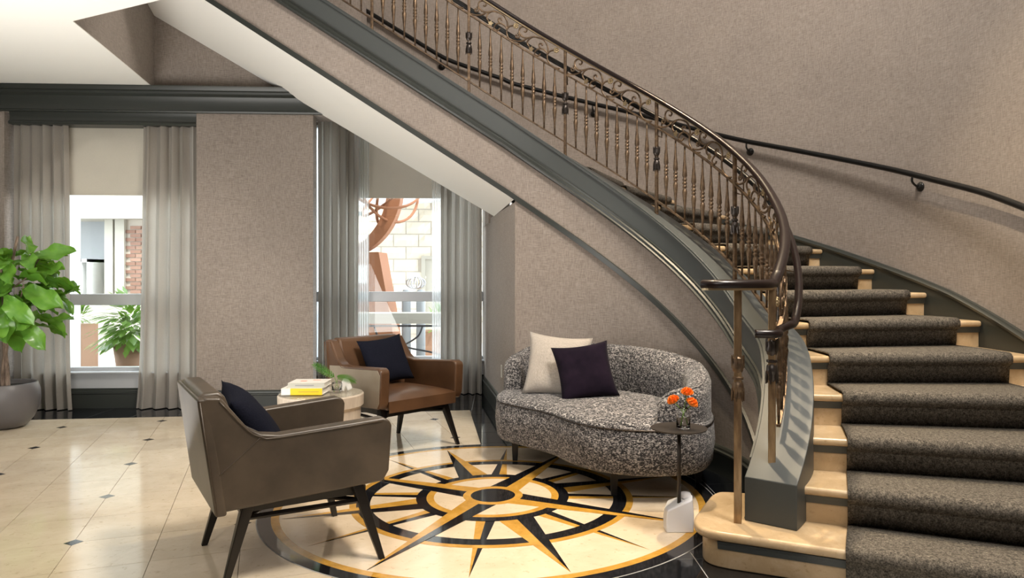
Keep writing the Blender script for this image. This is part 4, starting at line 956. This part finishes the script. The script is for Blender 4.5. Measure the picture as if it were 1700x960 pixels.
obj('top_bar', MB().box(-1.2, .75, -.015, .015, .585, .61), 'iron_black', o, world=False); obj('end_post', MB().box(-1.2, -1.17, -.015, .015, -.15, .6), 'iron_black', o, world=False); obj('end_post', MB().box(.72, .75, -.015, .015, -.15, .6), 'iron_black', o, world=False); obj('stone_ledge', MB().box(-1.2, .75, .1, .4, -.15, .62), 'render_cream', o, world=False) if False else obj('stone_ledge', MB().box(-1.2, .75, .1, .4, .62, .76), 'render_cream', o, world=False)
obj('scroll_leg', MB().tube(catmull([Vector((-.44, 0, .59)), Vector((-.36, 0, .42)), Vector((-.15, 0, .36)), Vector((.05, 0, .30)), Vector((.35, 0, .24)), Vector((.75, 0, .12))], 5), .013, 6), 'iron_black', o, world=False, smooth=True)
obj('scroll_leg', MB().tube(catmull([Vector((.20, 0, .59)), Vector((.14, 0, .46)), Vector((-.05, 0, .34)), Vector((-.2, 0, .28))], 5), .013, 6), 'iron_black', o, world=False, smooth=True)
# window 1 street scene
f2 = thing('street_building', 'pale building with a grey doorway and brick bay outside the left window', 'building', (-8.4, 14, -.15))
obj('wall', MB().box(-14, -6.5, 14.6, 15, -.15, 8), 'door_grey', f2); obj('lintel', MB().box(-14, -6.2, 13.8, 14.6, 2.35, 8), 'render_cream', f2)
for x0, x1 in ((-8.42, -8.26), (-8.22, -8.04)): obj('column', MB().box(x0, x1, 14.0, 14.5, -.15, 2.4), 'render_cream', f2)
obj('door_frame', MB().box(-8.84, -8.80, 13.9, 14.6, -.15, 1.58).box(-8.70, -8.66, 13.9, 14.6, -.15, 1.58).box(-8.84, -8.66, 13.9, 14.6, 1.52, 1.58), 'white_paint', f2); obj('door_panel', MB().box(-8.80, -8.70, 14.2, 14.3, -.15, 1.52), 'render_cream', f2)
obj('brick_backing', MB().box(-8.06, -6.95, 14.08, 14.5, -.15, 2.35), 'mortar', f2)
bm1 = MB().box(0, .205, 0, .03, 0, .062).mesh('brick'); bm1.materials.append(MATS['brick_face'])
for j in range(30):
    for i in range(5):
        o = obj('brick', bm1, None, f2, world=False); o.location = Vector((-8.06+i*.218+(.109 if j % 2 else 0), 14.055, -.1+j*.078))-Vector(f2.location)
wl = tag(obj('garden_wall', MB().box(-9.2, -6.4, 12.8, 13.0, -.15, .92), 'render_cream', None), 'low pale wall in front of the brick bay outside', 'wall')
pl = tag(obj('white_column', MB().box(-5.35, -5.20, 8.0, 8.2, -.15, 3.5), 'white_paint', None), 'white column just outside the left window', 'column')
shrub('potted_palm', 'large leafy green plant in a tan urn outside the left window', -5.42, 9.6, .35, .42, .62, 'pot', 420, 5, .8, .2)
shrub('potted_shrub', 'small shrub in a tall tan planter outside the left window', -6.75, 10.6, .55, .18, .25, 'box', 120, 6)

# window light portals
for (l, d, z, sx_, sz_) in ((-.8, .26, 1.5, 1.5, 2.4), (1.9, 1.08, 1.6, 1.7, 2.6)):
    p = WM @ Vector((l, d, z)); o = lamp('window_portal', 'AREA', p, p+(WM.to_3x3() @ Vector((0, -1, 0))), 1, shape='RECTANGLE', size=sx_, size_y=sz_); o.data.cycles.is_portal = True
